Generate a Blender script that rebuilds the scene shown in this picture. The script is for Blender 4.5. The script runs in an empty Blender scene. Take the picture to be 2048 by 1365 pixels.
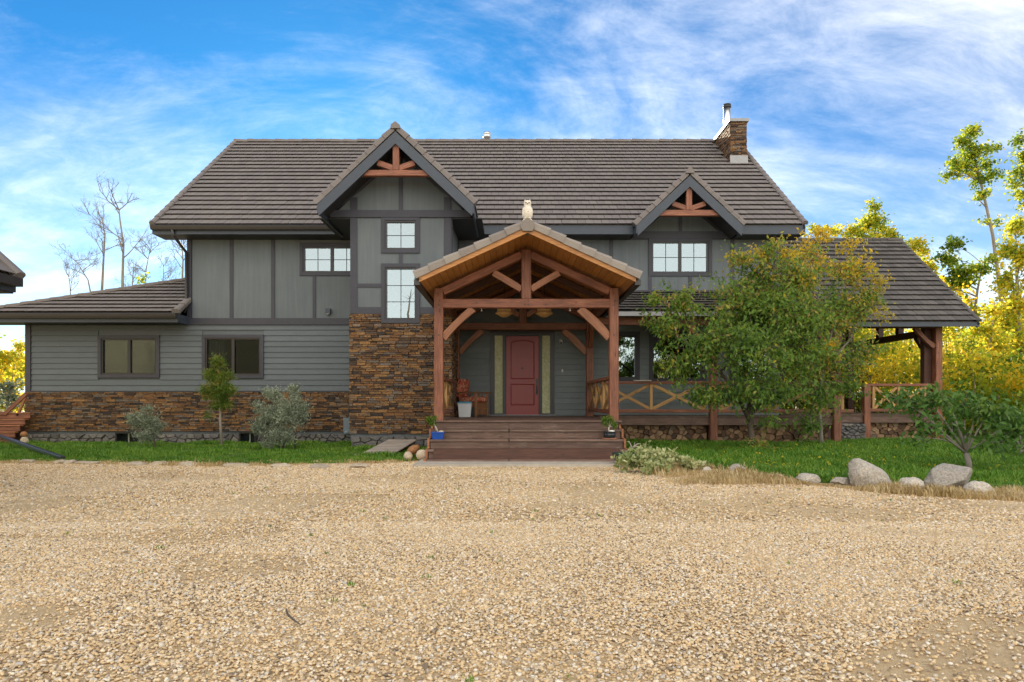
import bpy, math, random
import numpy as np
from mathutils import Matrix, Vector
R = math.radians
SC = bpy.context.scene
COL = SC.collection
F, HV, HC = 1330.0, 806.0, 1.12          # focal length in photo pixels, horizon row, eye height
def X(u, d): return (u - 1024.0) * d / F
def Z(v, d): return HC + (HV - v) * d / F

# ---------------------------------------------------------------- camera
cam = bpy.data.objects.new('camera', bpy.data.cameras.new('camera'))
COL.objects.link(cam)
cam.location = (0, 0, HC); cam.rotation_euler = (R(90), 0, 0)
cam.data.sensor_width = 36; cam.data.lens = 36 * F / 2048
cam.data.shift_y = (HV - 682.5) / 2048
cam.data.clip_start = 0.05; cam.data.clip_end = 2000
SC.camera = cam
# ---------------------------------------------------------------- light
SUN_EL, SUN_AZ = 19.0, -14.0             # low sun behind the house, to the left
SKY_STRENGTH, EXPOSURE, SUN_POWER = 0.12, 1.62, 3.6
SC.view_settings.view_transform = 'Standard'; SC.view_settings.look = 'None'
SC.view_settings.gamma = 1; SC.view_settings.exposure = EXPOSURE
SC.view_settings.use_curve_mapping = False
def nd(nt, t, **k):
    n = nt.nodes.new(t)
    for a, b in k.items(): setattr(n, a, b)
    return n
def lk(nt, a, b): nt.links.new(a, b)
def ramp(nt, fac, stops, interp='LINEAR'):
    r = nd(nt, 'ShaderNodeValToRGB'); r.color_ramp.interpolation = interp
    e = r.color_ramp.elements
    while len(e) < len(stops): e.new(0.5)
    for i, (p, c) in enumerate(stops):
        e[i].position = p; e[i].color = (*c, 1) if len(c) == 3 else c
    if fac is not None: lk(nt, fac, r.inputs[0])
    return r.outputs[0]
def math_(nt, op, a, b=None, c=None, clamp=False):
    m = nd(nt, 'ShaderNodeMath', operation=op, use_clamp=clamp)
    for i, s in enumerate((a, b, c)):
        if s is None: continue
        if isinstance(s, (int, float)): m.inputs[i].default_value = s
        else: lk(nt, s, m.inputs[i])
    return m.outputs[0]
def mixc(nt, fac, a, b, mode='MIX'):
    m = nd(nt, 'ShaderNodeMix', data_type='RGBA', blend_type=mode)
    for i, s in ((0, fac), (6, a), (7, b)):
        if isinstance(s, (int, float)): m.inputs[i].default_value = s
        elif isinstance(s, tuple): m.inputs[i].default_value = (*s, 1) if len(s) == 3 else s
        else: lk(nt, s, m.inputs[i])
    return m.outputs[2]
def noise(nt, vec, scale, detail=4, rough=.55, dist=0.0):
    n = nd(nt, 'ShaderNodeTexNoise'); n.inputs['Scale'].default_value = scale
    n.inputs['Detail'].default_value = detail; n.inputs['Roughness'].default_value = rough
    n.inputs['Distortion'].default_value = dist
    if vec is not None: lk(nt, vec, n.inputs['Vector'])
    return n.outputs['Fac']
def mapping(nt, vec, scale=(1, 1, 1), rot=(0, 0, 0), loc=(0, 0, 0)):
    m = nd(nt, 'ShaderNodeMapping'); m.inputs['Scale'].default_value = scale
    m.inputs['Rotation'].default_value = rot; m.inputs['Location'].default_value = loc
    lk(nt, vec, m.inputs['Vector']); return m.outputs[0]

world = bpy.data.worlds.new('World'); SC.world = world; world.use_nodes = True
nt = world.node_tree; nt.nodes.clear()
wo = nd(nt, 'ShaderNodeOutputWorld'); bg = nd(nt, 'ShaderNodeBackground')
bg.inputs['Strength'].default_value = SKY_STRENGTH
sky = nd(nt, 'ShaderNodeTexSky', sky_type='NISHITA', sun_disc=False)
sky.sun_elevation = R(SUN_EL); sky.sun_rotation = R(SUN_AZ)
sky.air_density = 1.0; sky.dust_density = 0.15; sky.ozone_density = 3.0; sky.altitude = 600
tc = nd(nt, 'ShaderNodeTexCoord')
sx = nd(nt, 'ShaderNodeSeparateXYZ'); lk(nt, tc.outputs['Generated'], sx.inputs[0])
zz = math_(nt, 'ADD', math_(nt, 'MAXIMUM', sx.outputs[2], 0.0), 0.42)
cx = nd(nt, 'ShaderNodeCombineXYZ')
lk(nt, math_(nt, 'DIVIDE', sx.outputs[0], zz), cx.inputs[0]); lk(nt, math_(nt, 'DIVIDE', sx.outputs[1], zz), cx.inputs[1])
pv = cx.outputs[0]
n_big = noise(nt, mapping(nt, pv, (0.62, 0.55, 1), (0, 0, R(25)), (3.1, 1.7, 0)), 1.0, 3, .5, .6)
n_fib = noise(nt, mapping(nt, pv, (0.85, 1.6, 1), (0, 0, R(-48)), (.4, .9, 0)), 1.7, 12, .64, .6)
n_fin = noise(nt, mapping(nt, pv, (2.2, 4.6, 1), (0, 0, R(-42))), 2.6, 10, .70, .4)
cl = math_(nt, 'ADD', math_(nt, 'MULTIPLY', n_big, .55), math_(nt, 'MULTIPLY', n_fib, .85))
cl = math_(nt, 'ADD', cl, math_(nt, 'MULTIPLY', n_fin, .35))
# the windows mirror an almost even white sky: the cloud closes up towards the side behind the camera
rear = math_(nt, 'MULTIPLY', ramp(nt, math_(nt, 'MULTIPLY_ADD', sx.outputs[1], -.5, .5), [(.42, (0, 0, 0)), (.72, (1, 1, 1))]), .66)
cl = math_(nt, 'ADD', cl, rear)
mr = nd(nt, 'ShaderNodeMapRange'); mr.inputs['From Min'].default_value = .74; mr.inputs['From Max'].default_value = 1.42; mr.inputs['To Max'].default_value = .64
mr.interpolation_type = 'SMOOTHSTEP'; lk(nt, cl, mr.inputs['Value']); cfac = mr.outputs[0]
hz = ramp(nt, sx.outputs[2], [(0.0, (.42, .42, .42)), (.08, (.26, .26, .26)), (.2, (.09, .09, .09)), (.4, (0, 0, 0))])
inv = math_(nt, 'MULTIPLY', math_(nt, 'SUBTRACT', 1.0, cfac), math_(nt, 'SUBTRACT', 1.0, hz))
cfac2 = math_(nt, 'SUBTRACT', 1.0, inv)
SKY_TINT, CLOUD = (.080, .300, .43), (8.5, 7.9, 6.8)
base = mixc(nt, 1.0, sky.outputs[0], SKY_TINT, 'MULTIPLY')
lk(nt, mixc(nt, cfac2, base, CLOUD), bg.inputs['Color'])
lk(nt, bg.outputs[0], wo.inputs[0])
sun = bpy.data.objects.new('sun', bpy.data.lights.new('sun', 'SUN')); COL.objects.link(sun)
sun.data.energy = SUN_POWER; sun.data.angle = R(0.6); sun.data.color = (1, .86, .66)
sdir = Vector((math.sin(R(SUN_AZ)) * math.cos(R(SUN_EL)), math.cos(R(SUN_AZ)) * math.cos(R(SUN_EL)), math.sin(R(SUN_EL))))
sun.rotation_euler = sdir.to_track_quat('Z', 'Y').to_euler()
sun.location = (-20, 30, 30)

# ---------------------------------------------------------------- helpers
I4 = Matrix.Identity(4); WM = {}
def put(o, parent=None, M=I4):
    COL.objects.link(o); WM[o.name] = M.copy()
    if parent is None: o.matrix_basis = M
    else: o.parent = parent; o.matrix_basis = WM[parent.name].inverted() @ M
    return o
def tag(o, label=None, cat=None, group=None, kind=None):
    for k, v in (('label', label), ('category', cat), ('group', group), ('kind', kind)):
        if v: o[k] = v
    return o
def thing(name, loc, label, cat, group=None):
    o = bpy.data.objects.new(name, None); o.empty_display_size = .2
    return tag(put(o, None, Matrix.Translation(loc)), label, cat, group)
def mk_mesh(name, V, Fc, mat, smooth=False, tint=None):
    me = bpy.data.meshes.new(name); me.from_pydata(V if isinstance(V, list) else V.tolist(), [], Fc if isinstance(Fc, list) else Fc.tolist())
    if mat is not None: me.materials.append(MAT[mat])
    if smooth: me.polygons.foreach_set('use_smooth', [True] * len(me.polygons))
    if tint is not None:
        a = me.attributes.new('tint', 'FLOAT', 'FACE'); a.data.foreach_set('value', np.asarray(tint, dtype=np.float32))
    me.update(); return me
def mob(name, V, Fc, mat, parent=None, smooth=False, tint=None, M=None):
    """world-space vertices -> object whose origin is its centre (M given: local vertices)"""
    if M is None:
        A = np.asarray(V, dtype=float).reshape(-1, 3); c = (A.min(0) + A.max(0)) / 2
        if parent is None: c[2] = A[:, 2].min()
        V = A - c; M = Matrix.Translation(c)
    return put(bpy.data.objects.new(name, mk_mesh(name, V, Fc, mat, smooth, tint)), parent, M)
BOXF = [(0, 1, 3, 2), (4, 6, 7, 5), (0, 4, 5, 1), (2, 3, 7, 6), (0, 2, 6, 4), (1, 5, 7, 3)]
def bxv(x0, x1, y0, y1, z0, z1): return [(x, y, z) for x in (x0, x1) for y in (y0, y1) for z in (z0, z1)]
class MB:
    def __init__(s): s.v = []; s.f = []; s.t = []
    def add(s, V, Fc, t=0.5):
        n = len(s.v); s.v += [tuple(p) for p in V]; s.f += [tuple(i + n for i in q) for q in Fc]; s.t += [t] * len(Fc); return s
    def box(s, x0, x1, y0, y1, z0, z1, t=.5): return s.add(bxv(x0, x1, y0, y1, z0, z1), BOXF, t)
    def tube(s, pts, rad, n=7, t=.5, cap=True):
        P = [Vector(p) for p in pts]; rs = rad if hasattr(rad, '__len__') else [rad] * len(P)
        V = []; ref = Vector((.31, .93, .2))
        for i, p in enumerate(P):
            d = (P[min(i + 1, len(P) - 1)] - P[max(i - 1, 0)]).normalized()
            a = d.cross(ref)
            if a.length < 1e-3: a = d.cross(Vector((1, 0, 0)))
            a.normalize(); b = d.cross(a)
            V += [p + (a * math.cos(k * 2 * math.pi / n) + b * math.sin(k * 2 * math.pi / n)) * rs[i] for k in range(n)]
        Fc = [(i * n + k, i * n + (k + 1) % n, (i + 1) * n + (k + 1) % n, (i + 1) * n + k) for i in range(len(P) - 1) for k in range(n)]
        if cap: Fc += [tuple(range(n))[::-1], tuple((len(P) - 1) * n + k for k in range(n))]
        return s.add(V, Fc, t)
    def lathe(s, prof, c=(0, 0, 0), n=20, t=.5):
        V = [(c[0] + r * math.cos(k * 2 * math.pi / n), c[1] + r * math.sin(k * 2 * math.pi / n), c[2] + z) for r, z in prof for k in range(n)]
        Fc = [(i * n + k, i * n + (k + 1) % n, (i + 1) * n + (k + 1) % n, (i + 1) * n + k) for i in range(len(prof) - 1) for k in range(n)]
        Fc += [tuple(range(n))[::-1], tuple((len(prof) - 1) * n + k for k in range(n))]
        return s.add(V, Fc, t)
    def prism(s, pts, a0, a1, axis='y', t=.5):
        n = len(pts); f = {'y': lambda p, a: (p[0], a, p[1]), 'x': lambda p, a: (a, p[0], p[1]), 'z': lambda p, a: (p[0], p[1], a)}[axis]
        V = [f(p, a0) for p in pts] + [f(p, a1) for p in pts]
        return s.add(V, [tuple(range(n)), tuple(range(2 * n - 1, n - 1, -1))] + [(i, i + n, (i + 1) % n + n, (i + 1) % n) for i in range(n)], t)
    def sphere(s, c, r, nu=12, nv=8, t=.5):
        r = r if hasattr(r, '__len__') else (r, r, r)
        V = [(c[0], c[1], c[2] - r[2])] + [(c[0] + r[0] * math.cos(2 * math.pi * j / nu) * math.cos(ph), c[1] + r[1] * math.sin(2 * math.pi * j / nu) * math.cos(ph), c[2] + r[2] * math.sin(ph)) for ph in [(-.5 + (i + 1) / nv) * math.pi for i in range(nv - 1)] for j in range(nu)] + [(c[0], c[1], c[2] + r[2])]
        Fc = [(0, 1 + (j + 1) % nu, 1 + j) for j in range(nu)] + [(1 + i * nu + j, 1 + i * nu + (j + 1) % nu, 1 + (i + 1) * nu + (j + 1) % nu, 1 + (i + 1) * nu + j) for i in range(nv - 2) for j in range(nu)]
        L = len(V) - 1; Fc += [(1 + (nv - 2) * nu + j, 1 + (nv - 2) * nu + (j + 1) % nu, L) for j in range(nu)]
        return s.add(V, Fc, t)
    def ob(s, name, mat, parent=None, smooth=False, tint=False): return mob(name, s.v, s.f, mat, parent, smooth, s.t if tint else None)
def box(name, x0, x1, y0, y1, z0, z1, mat, parent=None): return MB().box(x0, x1, y0, y1, z0, z1).ob(name, mat, parent)
def beam(name, p, q, w, h, mat, parent=None, up=(0, 0, 1), ch=.008):
    """timber from p to q; local X runs along it, w across, h along 'up'; edges chamfered"""
    p, q = Vector(p), Vector(q); x = (q - p); L = x.length; x.normalize()
    z = Vector(up); z = (z - x * z.dot(x)).normalized(); y = z.cross(x)
    M = Matrix.Translation((p + q) / 2) @ Matrix((x, y, z)).transposed().to_4x4()
    a, b = w / 2, h / 2
    prof = [(-a + ch, -b), (a - ch, -b), (a, -b + ch), (a, b - ch), (a - ch, b), (-a + ch, b), (-a, b - ch), (-a, -b + ch)]
    return mob(name, *_pr(prof, L / 2), mat, parent, M=M)
def _pr(prof, L):
    n = len(prof); V = [(-L, *p) for p in prof] + [(L, *p) for p in prof]
    return V, [tuple(range(n))[::-1], tuple(range(n, 2 * n))] + [(i, (i + 1) % n, (i + 1) % n + n, i + n) for i in range(n)]
def curved(name, p, q, bulge, w, t, mat, parent, nrm):
    """curved brace p->q; 'bulge' bows it, w depth in its plane, t thickness along nrm"""
    p, q, nrm = Vector(p), Vector(q), Vector(nrm).normalized(); x = q - p; L = x.length; x.normalize(); z = nrm.cross(x)
    M = Matrix.Translation((p + q) / 2) @ Matrix((x, z.cross(x), z)).transposed().to_4x4()
    N = 9; top = []; bot = []
    for i in range(N):
        s = i / (N - 1); b = 4 * s * (1 - s); xx = (s - .5) * L
        top.append((xx, b * bulge + w / 2 * (1 - .0 * b))); bot.append((xx, b * bulge * .35 - w / 2))
    prof = top + bot[::-1]; n = len(prof)
    V = [(a, -t / 2, b) for a, b in prof] + [(a, t / 2, b) for a, b in prof]
    Fc = [(i, i + 1, n - 2 - i, n - 1 - i) for i in range(N - 1)] + [(n + n - 1 - i, n + n - 2 - i, n + i + 1, n + i) for i in range(N - 1)] + [(i, i + n, (i + 1) % n + n, (i + 1) % n) for i in range(n)]
    return mob(name, V, Fc, mat, parent, M=M)
def clip_poly(poly, a, b, c):            # keep a*x+b*y<=c
    out = []
    for i in range(len(poly)):
        p, q = poly[i], poly[(i + 1) % len(poly)]; dp, dq = a * p[0] + b * p[1] - c, a * q[0] + b * q[1] - c
        if dp <= 0: out.append(p)
        if dp * dq < 0: t = dp / (dp - dq); out.append((p[0] + t * (q[0] - p[0]), p[1] + t * (q[1] - p[1])))
    return out
def cells(x0, x1, z0, z1, cw, chh, rng, jit=.38, gap=.012):
    """irregular packed polygons filling a rectangle"""
    nz = max(1, round((z1 - z0) / chh)); S = []
    for j in range(nz):
        nx = max(1, round((x1 - x0) / cw))
        for i in range(nx): S.append((x0 + (i + .5 + (j % 2) * .5 - .25 + rng.uniform(-jit, jit)) * (x1 - x0) / nx, z0 + (j + .5 + rng.uniform(-jit, jit)) * (z1 - z0) / nz))
    out = []; k = cw / chh
    for s in S:
        P = [(x0, z0), (x1, z0), (x1, z1), (x0, z1)]
        for o in S:
            if o is s or abs(o[0] - s[0]) > 3.2 * cw or abs(o[1] - s[1]) > 3.2 * chh: continue
            ax, az = o[0] - s[0], (o[1] - s[1]) * k * k
            P = clip_poly(P, ax, az, ax * (s[0] + o[0]) / 2 + az * (s[1] + o[1]) / 2)
            if len(P) < 3: break
        if len(P) < 3: continue
        cxm = sum(p[0] for p in P) / len(P); czm = sum(p[1] for p in P) / len(P)
        Q = []
        for p in P:
            L = math.hypot(p[0] - cxm, p[1] - czm) + 1e-6; f = max(.3, 1 - gap / L); Q.append((cxm + (p[0] - cxm) * f, czm + (p[1] - czm) * f))
        out.append(Q)
    return out
def chamfer_prism(P, y0, y1, ch):
    """polygon P in XZ; front face at y0 (towards the camera), its rim chamfered"""
    n = len(P); cxm = sum(p[0] for p in P) / n; czm = sum(p[1] for p in P) / n
    Q = []
    for p in P:
        L = math.hypot(p[0] - cxm, p[1] - czm) + 1e-6; f = max(.4, 1 - ch / L); Q.append((cxm + (p[0] - cxm) * f, czm + (p[1] - czm) * f))
    V = [(p[0], y0, p[1]) for p in Q] + [(p[0], y0 + ch, p[1]) for p in P] + [(p[0], y1, p[1]) for p in P]
    Fc = [tuple(range(n))] + [(i + k, i + k + n, (i + 1) % n + k + n, (i + 1) % n + k) for k in (0, n) for i in range(n)]
    return V, Fc
def scatter(name, pts, rots, scl, idx, sources, parent=None, kind='stuff', label=None, cat=None):
    """one object: geometry-node instances of the source meshes on the points"""
    col = bpy.data.collections.new(name + '_src')
    for i, m in enumerate(sources): col.objects.link(bpy.data.objects.new('%s_%02d' % (name, i), m))
    me = bpy.data.meshes.new(name); n = len(pts); me.vertices.add(n); me.vertices.foreach_set('co', np.asarray(pts, dtype=np.float32).ravel())
    for nm, ty, ar, key in (('rot', 'FLOAT_VECTOR', rots, 'vector'), ('scl', 'FLOAT_VECTOR', scl, 'vector'), ('idx', 'INT', idx, 'value')):
        a = me.attributes.new(nm, ty, 'POINT'); a.data.foreach_set(key, np.asarray(ar, dtype=np.int32 if ty == 'INT' else np.float32).ravel())
    o = put(bpy.data.objects.new(name, me), parent)
    g = bpy.data.node_groups.new(name, 'GeometryNodeTree')
    g.interface.new_socket('Geometry', in_out='INPUT', socket_type='NodeSocketGeometry'); g.interface.new_socket('Geometry', in_out='OUTPUT', socket_type='NodeSocketGeometry')
    gi, go = g.nodes.new('NodeGroupInput'), g.nodes.new('NodeGroupOutput')
    ip = g.nodes.new('GeometryNodeInstanceOnPoints'); ci = g.nodes.new('GeometryNodeCollectionInfo')
    ci.inputs['Collection'].default_value = col; ci.inputs['Separate Children'].default_value = True; ci.inputs['Reset Children'].default_value = True
    def na(nm, ty): q = g.nodes.new('GeometryNodeInputNamedAttribute'); q.data_type = ty; q.inputs['Name'].default_value = nm; return q.outputs['Attribute']
    er = g.nodes.new('FunctionNodeEulerToRotation')
    L = g.links.new
    L(gi.outputs[0], ip.inputs['Points']); L(ci.outputs[0], ip.inputs['Instance']); ip.inputs['Pick Instance'].default_value = True
    L(na('idx', 'INT'), ip.inputs['Instance Index']); L(na('rot', 'FLOAT_VECTOR'), er.inputs[0]); L(er.outputs[0], ip.inputs['Rotation']); L(na('scl', 'FLOAT_VECTOR'), ip.inputs['Scale'])
    L(ip.outputs[0], go.inputs[0])
    o.modifiers.new('scatter', 'NODES').node_group = g
    return tag(o, label, cat, None, kind)

# ---------------------------------------------------------------- materials
MAT = {}
def new_mat(name):
    m = bpy.data.materials.new(name); m.use_nodes = True; n = m.node_tree; n.nodes.clear()
    out = nd(n, 'ShaderNodeOutputMaterial'); b = nd(n, 'ShaderNodeBsdfPrincipled'); lk(n, b.outputs[0], out.inputs[0]); MAT[name] = m
    return n, b, out
def rnd_tint(n):
    """one random number per piece: object random + 'tint' attribute"""
    oi = nd(n, 'ShaderNodeObjectInfo'); at = nd(n, 'ShaderNodeAttribute', attribute_name='tint')
    return math_(n, 'FRACT', math_(n, 'ADD', oi.outputs['Random'], at.outputs['Fac']))
def bump(n, b, h, strength=.4, dist=.01):
    bm = nd(n, 'ShaderNodeBump'); bm.inputs['Strength'].default_value = strength; bm.inputs['Distance'].default_value = dist
    lk(n, h, bm.inputs['Height']); lk(n, bm.outputs[0], b.inputs['Normal'])
def objco(n, off=True):
    t = nd(n, 'ShaderNodeTexCoord')
    if not off: return t.outputs['Object']
    oi = nd(n, 'ShaderNodeObjectInfo'); v = nd(n, 'ShaderNodeVectorMath', operation='ADD')
    s = nd(n, 'ShaderNodeVectorMath', operation='SCALE'); s.inputs[0].default_value = (13, 7, 5); lk(n, oi.outputs['Random'], s.inputs['Scale'])
    lk(n, t.outputs['Object'], v.inputs[0]); lk(n, s.outputs[0], v.inputs[1]); return v.outputs[0]
def worldco(n): return nd(n, 'ShaderNodeNewGeometry').outputs['Position']
def plain(name, c, rough=.5, metal=0, var=.12, scale=8, bmp=.15, stretch=(1, 1, 1), world=False, rv=.15, spec=.5):
    n, b, o = new_mat(name); co = worldco(n) if world else objco(n)
    f1 = noise(n, mapping(n, co, stretch), scale, 6, .6); f2 = noise(n, co, scale * .17, 3)
    f = math_(n, 'ADD', math_(n, 'MULTIPLY', f1, .6), math_(n, 'MULTIPLY', f2, .4))
    cc = ramp(n, f, [(.25, tuple(x * (1 - var * 1.6) for x in c)), (.75, tuple(min(1, x * (1 + var * 1.6)) for x in c))])
    k = math_(n, 'MULTIPLY_ADD', rnd_tint(n), rv, 1 - rv / 2)
    g = nd(n, 'ShaderNodeCombineColor'); [lk(n, k, g.inputs[i]) for i in range(3)]
    lk(n, mixc(n, 1.0, cc, g.outputs[0], 'MULTIPLY'), b.inputs['Base Color'])
    b.inputs['Roughness'].default_value = rough; b.inputs['Metallic'].default_value = metal; b.inputs['Specular IOR Level'].default_value = spec
    if bmp: bump(n, b, f1, bmp, .006)
    return n, b
def wood(name, dark, mid, light, rough=.55, scale=1.0, knots=True, rv=.35, wear=.0):
    n, b, o = new_mat(name); co = objco(n)
    m = mapping(n, co, (1.6 * scale, 22 * scale, 22 * scale))
    g = noise(n, m, 1.0, 7, .62, 1.6); g2 = noise(n, mapping(n, co, (3, 70, 70)), 1.0, 4, .6); bl = noise(n, co, 2.2, 3)
    f = math_(n, 'ADD', math_(n, 'MULTIPLY', g, .62), math_(n, 'ADD', math_(n, 'MULTIPLY', g2, .2), math_(n, 'MULTIPLY', bl, .2)))
    cc = ramp(n, f, [(.34, dark), (.52, mid), (.68, light)])
    if knots:
        vo = nd(n, 'ShaderNodeTexVoronoi'); vo.inputs['Scale'].default_value = 1.0; lk(n, mapping(n, co, (2.1, 5.5, 5.5)), vo.inputs['Vector'])
        kf = ramp(n, vo.outputs['Distance'], [(.07, (1, 1, 1)), (.13, (0, 0, 0))]); cc = mixc(n, math_(n, 'MULTIPLY', kf, .55), cc, tuple(x * .4 for x in dark))
    k = math_(n, 'MULTIPLY_ADD', rnd_tint(n), rv, 1 - rv / 2); gg = nd(n, 'ShaderNodeCombineColor'); [lk(n, k, gg.inputs[i]) for i in range(3)]
    cc = mixc(n, 1.0, cc, gg.outputs[0], 'MULTIPLY')
    if wear:
        wf = ramp(n, noise(n, mapping(n, worldco(n), (1, 1, 2.2)), 3.0, 8, .7, .5), [(.55, (0, 0, 0)), (.72, (1, 1, 1))])
        cc = mixc(n, math_(n, 'MULTIPLY', wf, wear), cc, (.36, .31, .27))
    lk(n, cc, b.inputs['Base Color']); b.inputs['Roughness'].default_value = rough; bump(n, b, f, .35, .004)
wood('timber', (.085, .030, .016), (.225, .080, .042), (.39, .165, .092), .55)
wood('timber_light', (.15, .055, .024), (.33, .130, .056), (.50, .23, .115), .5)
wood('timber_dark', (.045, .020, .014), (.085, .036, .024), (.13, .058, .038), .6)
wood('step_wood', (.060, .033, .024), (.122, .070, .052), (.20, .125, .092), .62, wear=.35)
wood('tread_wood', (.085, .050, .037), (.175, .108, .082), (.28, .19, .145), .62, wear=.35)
wood('rail_wood', (.27, .14, .045), (.42, .235, .085), (.55, .34, .15), .55, rv=.3)
wood('soffit_wood', (.30, .118, .024), (.46, .195, .044), (.58, .28, .08), .42, rv=.25)
wood('grey_wood', (.20, .165, .14), (.36, .31, .27), (.50, .44, .39), .8, rv=.35)
wood('chair_wood', (.14, .06, .025), (.26, .12, .055), (.36, .18, .085), .5)
wood('bark_wood', (.05, .04, .032), (.1, .08, .065), (.16, .13, .11), .9)
plain('trim', (.043, .044, .060), .55, var=.12, scale=14, bmp=.08, rv=.08)
plain('fascia', (.042, .054, .076), .42, var=.10, scale=10, bmp=.05, rv=.08)
plain('black_frame', (.030, .027, .030), .4, var=.1, bmp=.03)
plain('soffit', (.030, .029, .031), .6, var=.15, bmp=.05)
plain('gutter', (.030, .027, .028), .38, var=.08, scale=3, bmp=.02, spec=.6)
plain('siding', (.106, .125, .140), .6, var=.10, scale=16, bmp=.25, stretch=(1, 6, 9), rv=.12)
plain('dark_siding', (.165, .192, .196), .6, var=.10, scale=16, bmp=.25, stretch=(1, 6, 9), rv=.12)  # siding copy with colour lifted to stand in for light in the porch recess
plain('concrete', (.46, .42, .36), .85, var=.2, scale=9, bmp=.3)
plain('metal', (.62, .64, .66), .28, 1.0, var=.06, scale=5, bmp=.02)
plain('flashing', (.30, .30, .31), .5, .35, var=.12, bmp=.03)
plain('black_metal', (.018, .019, .022), .35, var=.1, bmp=.03)
plain('utility', (.17, .21, .25), .5, var=.1, bmp=.05)
plain('white_paint', (.72, .71, .68), .5, var=.06, bmp=.05)
plain('blue_glaze', (.012, .075, .36), .12, var=.15, bmp=.02, rv=.02)
plain('dark_glaze', (.02, .028, .035), .14, var=.2, bmp=.02, rv=.02)
plain('terracotta', (.30, .13, .075), .7, var=.12)
plain('green_plastic', (.018, .045, .032), .4, var=.1, bmp=.05)
plain('tub_plastic', (.62, .64, .66), .3, var=.04, bmp=.02)
plain('lid_plastic', (.03, .22, .32), .35, var=.05, bmp=.02)
plain('mat_rubber', (.10, .10, .10), .9, var=.3, scale=40, bmp=.4)
plain('rattan', (.62, .36, .13), .7, var=.25, scale=30, bmp=.5, stretch=(1, 1, 4))
plain('garage_siding', (.26, .23, .145), .6, var=.08, scale=14, bmp=.2)
plain('bark_grey', (.24, .21, .18), .9, var=.35, scale=9, bmp=.8, stretch=(1, 1, .35))
plain('bark_dark', (.11, .085, .065), .9, var=.35, scale=12, bmp=.8, stretch=(1, 1, .35))
plain('bark_pale', (.44, .39, .33), .85, var=.4, scale=7, bmp=.6, stretch=(1, 1, .8))
plain('room_dark', (.045, .045, .045), .9, var=.2, bmp=0)
plain('curtain', (.22, .23, .24), .9, var=.15, scale=4, bmp=.2, stretch=(6, 6, .4))
plain('red_door', (.29, .034, .030), .38, var=.09, scale=12, bmp=.12, stretch=(8, 8, .7), rv=.04)
plain('soil', (.12, .09, .06), .95, var=.4, scale=3, bmp=.6, world=True)

def panel_mat():
    n, b, o = new_mat('panel'); w = worldco(n)
    st = noise(n, mapping(n, w, (9, 9, .5)), 1.0, 6, .65, .4); bl = noise(n, w, .8, 4); gr = noise(n, w, 60, 3)
    f = math_(n, 'ADD', math_(n, 'MULTIPLY', st, .55), math_(n, 'MULTIPLY', bl, .45))
    cc = ramp(n, f, [(.30, (.100, .120, .134)), (.55, (.138, .160, .174)), (.76, (.185, .206, .216))])
    lk(n, cc, b.inputs['Base Color']); b.inputs['Roughness'].default_value = .75; bump(n, b, gr, .25, .004)
panel_mat()
def stone_mat(name, stops, sc=14, bstr=.8, wn=.55, mott=.5):
    n, b, o = new_mat(name); co = objco(n); t = rnd_tint(n)
    nn = noise(n, mapping(n, worldco(n), (1, 1, 2.2)), sc, 8, .65, .3)
    f = math_(n, 'ADD', math_(n, 'MULTIPLY', t, .78), math_(n, 'MULTIPLY', math_(n, 'SUBTRACT', nn, .5), wn), clamp=True)
    c = ramp(n, f, stops); d = noise(n, worldco(n), sc * 4, 4)
    c = mixc(n, mott, c, ramp(n, d, [(.3, (.45, .45, .45)), (.7, (1.35, 1.35, 1.35))]), 'MULTIPLY')
    lk(n, c, b.inputs['Base Color']); b.inputs['Roughness'].default_value = .8
    bump(n, b, nn, bstr, .02)
stone_mat('veneer', [(0, (.030, .023, .020)), (.18, (.075, .044, .027)), (.32, (.23, .105, .034)), (.44, (.10, .060, .035)), (.56, (.33, .17, .055)), (.66, (.085, .070, .060)), (.76, (.19, .155, .125)), (.83, (.27, .12, .035)), (.95, (.40, .27, .14)), (1, (.55, .46, .36))])
stone_mat('grey_stone', [(0, (.10, .095, .09)), (.35, (.19, .175, .165)), (.6, (.13, .125, .13)), (.8, (.27, .24, .21)), (1, (.36, .31, .26))], 9)
stone_mat('tile', [(0, (.176, .155, .150)), (.5, (.198, .174, .166)), (1, (.222, .196, .186))], 22, .15, .15, .12)
stone_mat('tile_dark', [(0, (.090, .082, .078)), (.5, (.120, .108, .102)), (1, (.155, .140, .130))], 22, .3, .2, .18)
stone_mat('tile_pale', [(0, (.22, .19, .17)), (.5, (.28, .245, .215)), (1, (.33, .29, .25))], 16, .3, .25, .3)
stone_mat('pebble', [(0, (.20, .15, .10)), (.05, (.42, .31, .20)), (.14, (.70, .50, .27)), (.36, (.80, .61, .36)), (.44, (.52, .41, .29)), (.52, (.72, .48, .23)), (.60, (.86, .74, .55)), (.655, (.50, .45, .40)), (.70, (.90, .82, .68)), (.86, (.74, .50, .24)), (.96, (.52, .30, .15)), (1, (.34, .28, .24))], 40, .2, .3, .5)
stone_mat('boulder', [(0, (.36, .325, .28)), (.35, (.46, .41, .345)), (.65, (.55, .49, .41)), (1, (.66, .59, .50))], 11, 1.0, .85, .75)
stone_mat('cobble', [(0, (.42, .35, .27)), (.5, (.55, .45, .33)), (1, (.62, .52, .40))], 6, .4)
stone_mat('rust_cobble', [(0, (.26, .12, .05)), (.5, (.36, .17, .07)), (1, (.44, .24, .11))], 6, .4)
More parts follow.
